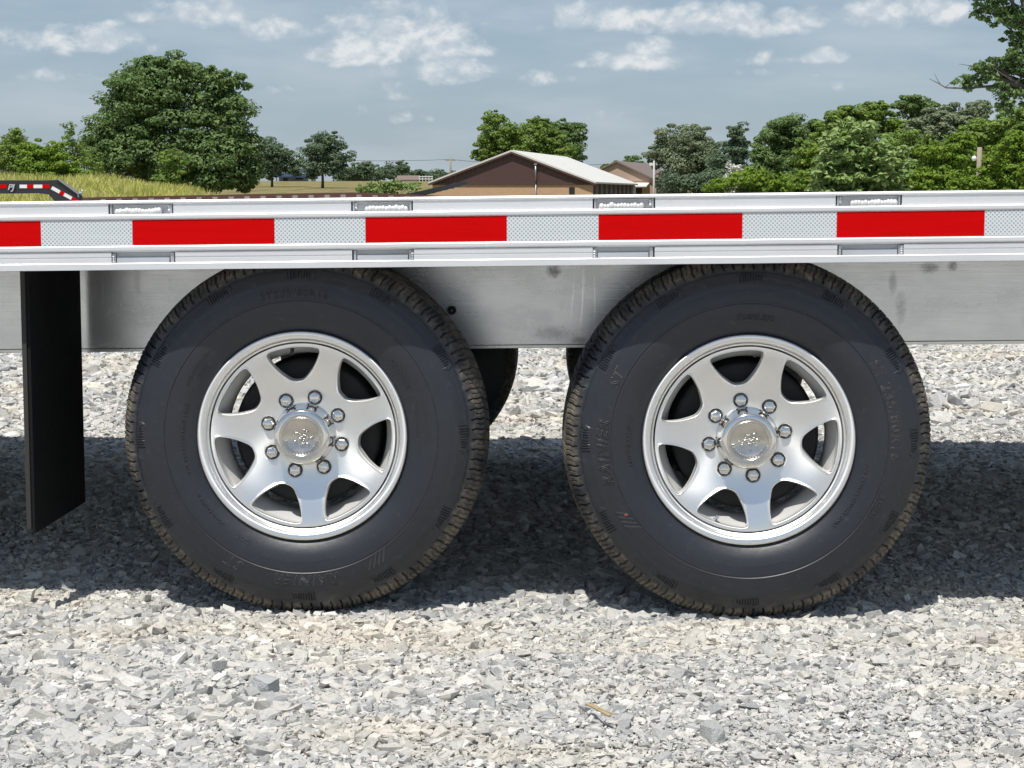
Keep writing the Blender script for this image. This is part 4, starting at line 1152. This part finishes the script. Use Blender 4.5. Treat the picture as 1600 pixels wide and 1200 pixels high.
for i, (lb, lobes, mt, n) in enumerate([
    ('yellow green bushy growth left of the wooden post', [(1470, 245, 34, 24), (1490, 262, 40, 30), (1450, 275, 30, 24), (1500, 222, 24, 14), (1475, 285, 60, 18)], 'leaf_bright', 7000),
    ('bright green bushy growth right of the wooden post', [(1570, 250, 36, 30), (1590, 225, 32, 22), (1560, 278, 40, 20), (1600, 275, 40, 26), (1625, 240, 36, 36), (1532, 288, 30, 14), (1505, 290, 26, 12)], 'leaf_bright', 8000),
    ('mid green bush behind the wooden post', [(1530, 215, 34, 24), (1555, 205, 34, 22), (1590, 195, 40, 24), (1520, 245, 30, 30), (1640, 200, 40, 34)], 'leaf_mid', 7500),
    ('yellow green sapling between the dark flat topped tree and the big leafy bush', [(1275, 250, 16, 20), (1268, 278, 20, 20)], 'leaf_bright', 1800)]):
    tree('bush', lb, 'bush', (54, 41, 64, 60)[i], lobes, 4.6, mt, n, lobes[0][0], .07, seed=60 + i, ksub=34, sub=.26)
for i, (lb, lobes, Y_, mt, n) in enumerate([
    ('dark undergrowth at the foot of the dark flat topped tree', [(1205, 262, 24, 24), (1240, 280, 40, 18), (1190, 245, 14, 20)], 88, 'leaf_dark', 3500),
    ('mid green undergrowth left of the big leafy bush', [(1262, 240, 22, 26), (1290, 265, 26, 28), (1255, 285, 26, 14)], 70, 'leaf_mid', 3500),
    ('shaded undergrowth right of the big leafy bush', [(1420, 270, 34, 26), (1440, 250, 26, 24), (1400, 285, 30, 14), (1425, 225, 24, 24)], 62, 'leaf_mid', 4500),
    ('dark mass behind the yellow green bushes at the right edge', [(1500, 235, 50, 34), (1560, 220, 50, 40), (1610, 215, 50, 44), (1500, 275, 60, 26), (1590, 275, 60, 26)], 72, 'leaf_dark', 8000)]):
    tree('bush', lb, 'bush', Y_, lobes, 4.4, mt, n, lobes[0][0], .07, seed=160 + i, ksub=30, sub=.3)
# overhanging tree, top right, its trunk outside the picture
tree('broadleaf_tree', 'dark overhanging tree reaching into the top right corner', 'tree', 30, [(1545, 8, 32, 18), (1575, 25, 34, 16), (1600, 60, 30, 22), (1590, 95, 28, 20), (1560, 105, 26, 16), (1535, 112, 26, 16), (1512, 130, 20, 10), (1570, 135, 22, 18),
     (1600, 140, 24, 26), (1570, 165, 12, 16), (1640, 40, 50, 50), (1650, 120, 50, 50), (1660, -40, 80, 60), (1560, -40, 50, 30), (1740, 40, 90, 90)], 5.8, 'leaf_dark', 7500, 1720, .22, seed=70, ksub=22, sub=.30, limbs=11)
m = MB(); b0 = at(1505, 138, 30)
m.tube([b0 + Vector((1.2, .2, .1)), b0, at(1478, 137, 30), at(1466, 130, 30), at(1452, 123, 30)], [.03, .02, .013, .009, .004], 5)
m.tube([at(1470, 133, 30), at(1464, 123, 30), at(1460, 115, 30)], [.008, .005, .003], 5); m.tube([at(1476, 137, 30), at(1490, 126, 30), at(1494, 120, 30)], [.008, .005, .003], 5)
m.tube([at(1498, 100, 30), at(1512, 102, 30), at(1530, 104, 30)], [.003, .006, .01], 5)
tag(m.build('dead_branch', M['dead_wood']), 'bare dead branch sticking out left of the dark overhanging tree', 'branch')

# tall grass on the bank
def build_grass():
    r = np.random.default_rng(5); n = 48000
    x = r.uniform(-30, -9.5, n); y = r.uniform(54, 80, n)
    z = terrain(x, y); h = r.uniform(.16, .46, n) * (.7 + .5 * np.sin(x * .9) * np.sin(y * .7 + x * .3))
    h = np.maximum(h, .12) * np.where(x > -13, .45, 1.0)
    a = r.uniform(0, PI, n); wd = r.uniform(.010, .024, n)
    lx = r.normal(0, .13, n); ly = r.normal(0, .13, n)
    dx, dy = np.cos(a) * wd, np.sin(a) * wd
    V = np.stack([np.stack([x - dx, y - dy, z - .03], 1), np.stack([x + dx, y + dy, z - .03], 1),
                  np.stack([x + lx + dx * .25, y + ly + dy * .25, z + h], 1), np.stack([x + lx - dx * .25, y + ly - dy * .25, z + h], 1)], 1).reshape(-1, 3)
    i = np.arange(n) * 4
    o = link('tall_grass', npmesh('tall_grass', V, np.stack([i, i + 1, i + 2, i + 3], 1)), M['grass_blade'])
    tag(o, 'tall yellow green grass on the bank below the tallest left tree', 'grass', kind='stuff')
build_grass()
tree('shrub', 'low pale green weeds in the field left of the barn', 'shrub', 110, [(590, 292, 24, 8), (610, 288, 20, 7), (570, 296, 18, 6), (640, 290, 22, 6)], 3.4, 'leaf_pale', 1500, 600, .03, seed=80)

# =============================================================== BUILDINGS
def gable_building(name, label, front, yaw, W, Lh, ze, za, zb, mats, over=.35):
    """front: centre of the front gable; local +y runs back along the ridge"""
    root = empty(name, (front.x, front.y, zb), -yaw)
    tag(root, label, 'building')
    e, a = ze - zb, za - zb
    m = MB()
    m.box(-W / 2, W / 2, 0, .2, 0, e); m.box(-W / 2, W / 2, Lh - .2, Lh, 0, e)
    m.box(-W / 2, -W / 2 + .2, .2, Lh - .2, 0, e)
    m.build('wall', mats['wall'], root)
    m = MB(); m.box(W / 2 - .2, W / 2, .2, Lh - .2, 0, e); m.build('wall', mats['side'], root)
    for y0, y1 in ((-.05, .15), (Lh - .15, Lh + .05)):
        m = MB(); m.prism([(-W / 2, e), (W / 2, e), (0, a)], lambda u, v, d: Vector((u, d, v)), y0, y1)
        m.build('gable_panel', mats['gable'], root)
    sl = (a - e) / (W / 2)
    for sg in (-1, 1):
        m = MB(); xe = sg * (W / 2 + over)
        m.prism([(0, a + .03), (xe, e - over * sl + .03), (xe, e - over * sl + .15), (0, a + .17)], lambda u, v, d: Vector((u, d, v)), -over, Lh + over)
        m.build('roof', mats['roof'], root)
    return root
A = at(800, 238, 130); B = at(883, 249.5, 154)
yawb = math.atan2(B.x - A.x, B.y - A.y)
ez = at(928, 285.5, 129).z
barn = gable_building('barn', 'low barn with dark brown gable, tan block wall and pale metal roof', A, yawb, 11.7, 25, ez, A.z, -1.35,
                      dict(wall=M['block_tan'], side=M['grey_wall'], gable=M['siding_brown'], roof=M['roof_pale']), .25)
Hb = ez + 1.35
m = MB(); m.box(-6.1, 6.1, -.09, -.055, Hb - .14, Hb + .02); m.build('gable_trim', M['brown_trim'], barn)
for sg in (-1, 1):
    m = MB(); sl = (A.z - ez) / 5.85
    m.prism([(0, Hb + (A.z - ez) - .10), (sg * 6.1, Hb - .25 * sl - .10), (sg * 6.1, Hb - .25 * sl + .04), (0, Hb + (A.z - ez) + .04)], lambda u, v, d: Vector((u, d, v)), -.30, -.256)
    m.build('barge_board', M['brown_trim'], barn)
vx = (838 - 800) / F_PX * 134
m = MB(); m.tube([(vx, -.22, Hb + .15), (vx, -.22, Hb + 1.25)], .07, 10); m.box(vx - .11, vx + .11, -.32, -.12, Hb + 1.25, Hb + 1.38); m.tube([(vx, -.12, Hb - 3), (vx, -.12, Hb + .1)], .035, 8); m.build('vent_pipe', M['galvanised'], barn)
m = MB(); m.box(4.15, 4.55, -.05, -.005, Hb - .78, Hb - .32); m.build('window', M['dark_opening'], barn); 
for i in range(9):
    m = MB(); y0 = 1.2 + i * 2.6; m.box(5.852, 5.90, y0, y0 + 1.3, .1, Hb - .45); m.build('door', M['dark_opening'], barn)
for i in range(10):
    m = MB(); y0 = .5 + i * 2.6; m.box(5.86, 6.02, y0, y0 + .2, 0, Hb - .1); m.build('post', M['white_paint'] if i in (9,) else M['grey_wall'], barn)
A2 = at(964, 254, 165)
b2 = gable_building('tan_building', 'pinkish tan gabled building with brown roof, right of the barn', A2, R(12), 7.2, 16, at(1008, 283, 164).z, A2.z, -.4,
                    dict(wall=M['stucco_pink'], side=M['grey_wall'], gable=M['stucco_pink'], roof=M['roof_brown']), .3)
e2 = at(1008, 283, 164).z + .4
m = MB(); m.prism([(0, 0), (1.6, -.28), (1.6, -.16), (0, .12)], lambda u, v, d: Vector((d, -u, e2 - .25 + v)), 1.1, 3.0); m.build('awning', M['white_paint'], b2)
m = MB(); m.box(1.4, 2.3, -.04, -.004, .2, e2 - .6); m.build('door', M['dark_opening'], b2)
m = MB(); m.box(-.5, .4, -.04, -.004, .9, e2 - .6); m.build('window', M['dark_opening'], b2)
# house far left
hz = at(458, 262, 330); hb = at(458, 285, 330)
hr = empty('house', (hz.x, 330, hb.z - .5)); tag(hr, 'small pale house with a dark blue porch roof in the far field', 'house')
hh = hz.z - hb.z + .5
m = MB(); m.box(-2.6, 3.2, 0, 6, 0, hh * .95); m.build('wall', M['house_white'], hr)
m = MB(); m.prism([(-2.9, hh * .95), (3.5, hh * .95), (.3, hh * .95 + 1.0)], lambda u, v, d: Vector((u, d, v)), -.3, 6.3); m.build('roof', M['house_white'], hr)
m = MB(); m.prism([(0, hh * .66), (-1.8, hh * .5), (-1.8, hh * .44), (0, hh * .58)], lambda u, v, d: Vector((d, u, v)), -3.0, 2.6); m.build('porch_roof', M['blue_paint'], hr)
for q in (-2.8, -.3, 2.4):
    m = MB(); m.box(q, q + .14, -1.75, -1.6, 0, hh * .47); m.build('post', M['blue_paint'], hr)
m = MB(); m.box(-1.8, -1.0, -.05, -.004, .4, hh * .42); m.build('door', M['dark_opening'], hr)
m = MB(); m.box(.4, 1.7, -.05, -.004, 1.0, hh * .42); m.build('window', M['dark_opening'], hr)
# shed
sz = at(636, 274, 330); sb = at(636, 287, 330)
sr = empty('shed', (sz.x, 330, sb.z - .4)); tag(sr, 'long low shed with brown roof before the far treeline', 'shed')
hh = sz.z - sb.z + .4
m = MB(); m.box(-1.8, 1.9, 0, 4, 0, hh * .6); m.build('wall', M['house_white'], sr)
m = MB(); m.prism([(-.2, hh * .58), (2, hh), (4.2, hh * .58)], lambda u, v, d: Vector((d, u, v)), -1.95, 2.05); m.build('roof', M['roof_brown'], sr)
m = MB(); m.box(-.5, .3, -.05, -.004, .1, hh * .45); m.build('door', M['dark_opening'], sr)
# white fence by the shed
fr = empty('fence', (at(655, 284, 322).x, 322, float(terrain(0, 322)))); tag(fr, 'short white board fence right of the far shed', 'fence')
for i in range(5):
    m = MB(); m.box(i * .55, i * .55 + .1, 0, .08, 0, .95); m.build('post', M['white_paint'], fr)
for zz in (.3, .7):
    m = MB(); m.box(-.1, 2.4, -.04, -.004, zz, zz + .14); m.build('rail', M['white_paint'], fr)
# poles
pb = at(1021.5, 300, 120)
pr = empty('pole', (pb.x, 120, -.8)); tag(pr, 'white light pole in front of the tan building', 'pole')
pt = at(1021.5, 251, 120).z + .8
m = MB(); m.tube([(0, 0, 0), (0, 0, pt)], [.075, .06], 10); m.build('shaft', simple('pole_grey', (.45, .45, .44), .6), pr)
m = MB(); m.box(-.32, -.08, -.06, .06, pt - .32, pt - .14); m.build('lamp', M['white_paint'], pr)
pb = at(1529, 272, 44)
pr = empty('post', (pb.x, 44, 0)); tag(pr, 'weathered wooden post with a white lamp among the bushes at the right', 'post')
pt = at(1529, 230, 44).z
m = MB(); m.tube([(0, 0, -.2), (0, 0, pt * .6), (.01, 0, pt)], [.066, .064, .062], 10); m.build('shaft', M['pole_wood'], pr)
lz = at(1524, 248, 44).z
m = MB(); m.tube([(-.07, -.02, lz), (-.13, -.03, lz + .01)], .02, 8); m.lathe_y([(-.03, 0), (-.03, .05), (.02, .065), (.05, .04)], 16, (-.13, -.05, lz + .01)); m.build('lamp', M['white_paint'], pr)
up = at(704, 246, 250)
ur = empty('utility_pole', (up.x, 250, float(terrain(up.x, 250)))); tag(ur, 'thin utility pole carrying wires left of the barn roof', 'utility pole')
hh = up.z - ur.location.z
m = MB(); m.tube([(0, 0, 0), (0, 0, hh)], [.16, .10], 8); m.build('shaft', M['pole_wood'], ur)
m = MB(); m.box(-.7, .7, -.06, .06, hh - .45, hh - .33); m.build('crossarm', M['pole_wood'], ur)
for nm, (a, b), lab in (('power_line', ((372, 242), (704, 249)), 'power line running left from the utility pole'), ('power_line', ((704, 249), (960, 256)), 'power line running right from the utility pole behind the barn')):
    p0 = at(a[0], a[1], 250); p1 = at(b[0], b[1], 250)
    pts = [p0.lerp(p1, t / 14) - Vector((0, 0, 1.0 * 4 * (t / 14) * (1 - t / 14) * .45)) for t in range(15)]
    m = MB(); m.tube(pts, .028, 4); tag(m.build(nm, M['wire_dark']), lab, 'wire')

# =============================================================== TRAILERS BEHIND
def px_poly(m, pts, Y, dpt):
    P = [at(a, b, Y) for a, b in pts]
    m.prism([(p.x, p.z) for p in P], lambda u, v, d: Vector((u, d, v)), Y, Y + dpt)
YG = 36
g0 = at(40, 300, YG)
def rel(o, root):
    o.location = -root.location; return o
gt = empty('gooseneck_trailer', (g0.x, YG, 0)); tag(gt, 'black trailer behind at the far left with a sloping red and white taped beam', 'trailer')
m = MB(); px_poly(m, [(-420, 281.5), (75, 281.5), (92, 280.5), (127, 306), (131, 330), (100, 330), (76, 304), (62, 302), (-420, 304)], YG, .12); rel(m.build('frame_beam', M['black_steel'], gt, .01), gt)
m = MB(); px_poly(m, [(-420, 281.5), (75, 281.5), (92, 280.5), (127, 306), (131, 330), (100, 330), (76, 304), (62, 302), (-420, 304)], YG + 2.1, .12); rel(m.build('frame_beam', M['black_steel'], gt), gt)
m = MB(); px_poly(m, [(88, 279.5), (92, 279.5), (126, 302), (122, 304)], YG - .05, .05); rel(m.build('top_strip', M['galvanised'], gt), gt)
def tape(pts, red):
    m = MB(); px_poly(m, pts, YG - .012, .010); rel(m.build('reflective_tape', M['tape_red'] if red else M['white_paint'], gt), gt)
xs = [-62, -42, -28, -10, 11]
tape([(-10, 288.5), (10.5, 288.5), (10.5, 294), (-10, 294)], True); tape([(-30, 288.5), (-10, 288.5), (-10, 294), (-30, 294)], False); tape([(-50, 288.5), (-30, 288.5), (-30, 294), (-50, 294)], True)
for a, b, rd in ((30.5, 42, 0), (42, 52.5, 1), (52.5, 66, 0), (66, 77.5, 1)): tape([(a, 288.5), (b, 288.5), (b, 294), (a, 294)], rd)
def sp(t): return (82 + t * 42, 291.0 + t * 22.5)
for a, b, rd in ((0, .30, 0), (.30, .46, 1), (.46, .74, 0), (.74, 1.0, 1)):
    (x0, y0), (x1, y1) = sp(a), sp(b); tape([(x0, y0), (x1, y1), (x1 - 2.6, y1 + 4.6), (x0 - 2.6, y0 + 4.6)], rd)
cu = bpy.data.curves.new('t', 'FONT'); cu.body = 'PJ'; cu.size = 1; cu.extrude = .02; cu.shear = .3; cu.offset = .02
ob = bpy.data.objects.new('t', cu); COL.objects.link(ob); me = bpy.data.meshes.new_from_object(ob.evaluated_get(bpy.context.evaluated_depsgraph_get())); bpy.data.objects.remove(ob)
s_ = F_PX / (YG - CAM.y); fs = 12.5 / s_
lp = at(12, 296.5, YG - .03)
for v in me.vertices: v.co = Vector((lp.x + v.co.x * fs * 1.05, lp.y - v.co.z, lp.z + v.co.y * fs)) - gt.location
link('lettering', me, M['letter_grey'], gt)
m = MB(); q = at(124, 300, YG); m.tube([q, q + Vector((.05, 0, -.05)), q + Vector((.07, 0, .02)), q + Vector((.03, 0, .06))], .018, 7); m.tube([q + Vector((-.03, 0, -.02)), q + Vector((-.02, 0, -.12))], .02, 7); rel(m.build('hook', M['galvanised'], gt), gt)
for i, pxw in enumerate((-160, -60)):
    for yy in (YG - .06, YG + 1.9):
        c = at(pxw, 303, YG); m = MB(); m.lathe_y([(0, 0), (0, .2), (-.02, .22), (-.03, .3), (.0, .38), (.2, .38), (.22, .3), (.2, 0)], 32, (c.x, yy + .15, .38)); rel(m.build('wheel', M['tyre_rubber'], gt), gt)
for pxc in (-250, -120, 0, 60):
    c = at(pxc, 296, YG); m = MB(); m.tube([(c.x, YG + .1, c.z - .05), (c.x, YG + 2.1, c.z - .05)], .04, 8); rel(m.build('cross_member', M['black_steel'], gt), gt)
# low flatbed with raised ramp
YD = 27
d0 = at(430, 305, YD)
dt = empty('flatbed_trailer', (d0.x, YD, 0)); tag(dt, 'rust brown low flatbed parked behind, with small tape dashes and a raised black ramp', 'trailer')
line = [(130, 308.5), (380, 303.5), (550, 300.6), (640, 303.5), (690, 306)]
m = MB(); px_poly(m, line + [(b[0], b[1] + 14) for b in line[::-1]], YD, .08); rel(m.build('side_rail', M['rust_steel'], dt), dt)
m = MB(); px_poly(m, line + [(b[0], b[1] + 12) for b in line[::-1]], YD + 2.3, .08); rel(m.build('side_rail', M['rust_steel'], dt), dt)
m = MB(); px_poly(m, [(a, b + 2) for a, b in line] + [(a, b + 5) for a, b in line[::-1]], YD + .09, 2.2); rel(m.build('deck', M['deck_paint'], dt), dt)
def ly(x): return float(np.interp(x, [a for a, b in line], [b for a, b in line]))
x = 140; i = 0
while x < 680:
    x1 = x + (8 if i % 2 else 17)
    m = MB(); px_poly(m, [(x, ly(x) + 3.2), (x1, ly(x1) + 3.2), (x1, ly(x1) + 8), (x, ly(x) + 8)], YD - .012, .01); rel(m.build('reflective_tape', M['worn_tape'] if i % 2 else M['rust_steel'], dt), dt); x = x1; i += 1
for k_ in range(2):
    m = MB(); px_poly(m, [(622, 306), (724, 283.5), (731, 284.5), (731, 288), (640, 311)], YD + .2 + k_ * 1.2, .10); rel(m.build('ramp_rail', M['black_steel'], dt), dt)
for i in range(9):
    t = (i + .5) / 9; c = at(632 + 94 * t, 306.5 - 20 * t, YD + .3); m = MB(); m.box(c.x - .03, c.x + .03, YD + .302, YD + 1.398, c.z - .03, c.z + .02); rel(m.build('ramp_slat', M['black_steel'], dt), dt)
for pxw in (300, 390):
    for yy in (YD - .05, YD + 2.1):
        c = at(pxw, 303, YD); m = MB(); m.lathe_y([(0, 0), (0, .2), (-.02, .22), (-.03, .28), (.0, .34), (.2, .34), (.22, .28), (.2, 0)], 32, (c.x, yy + .16, .34)); rel(m.build('wheel', M['tyre_rubber'], dt), dt)
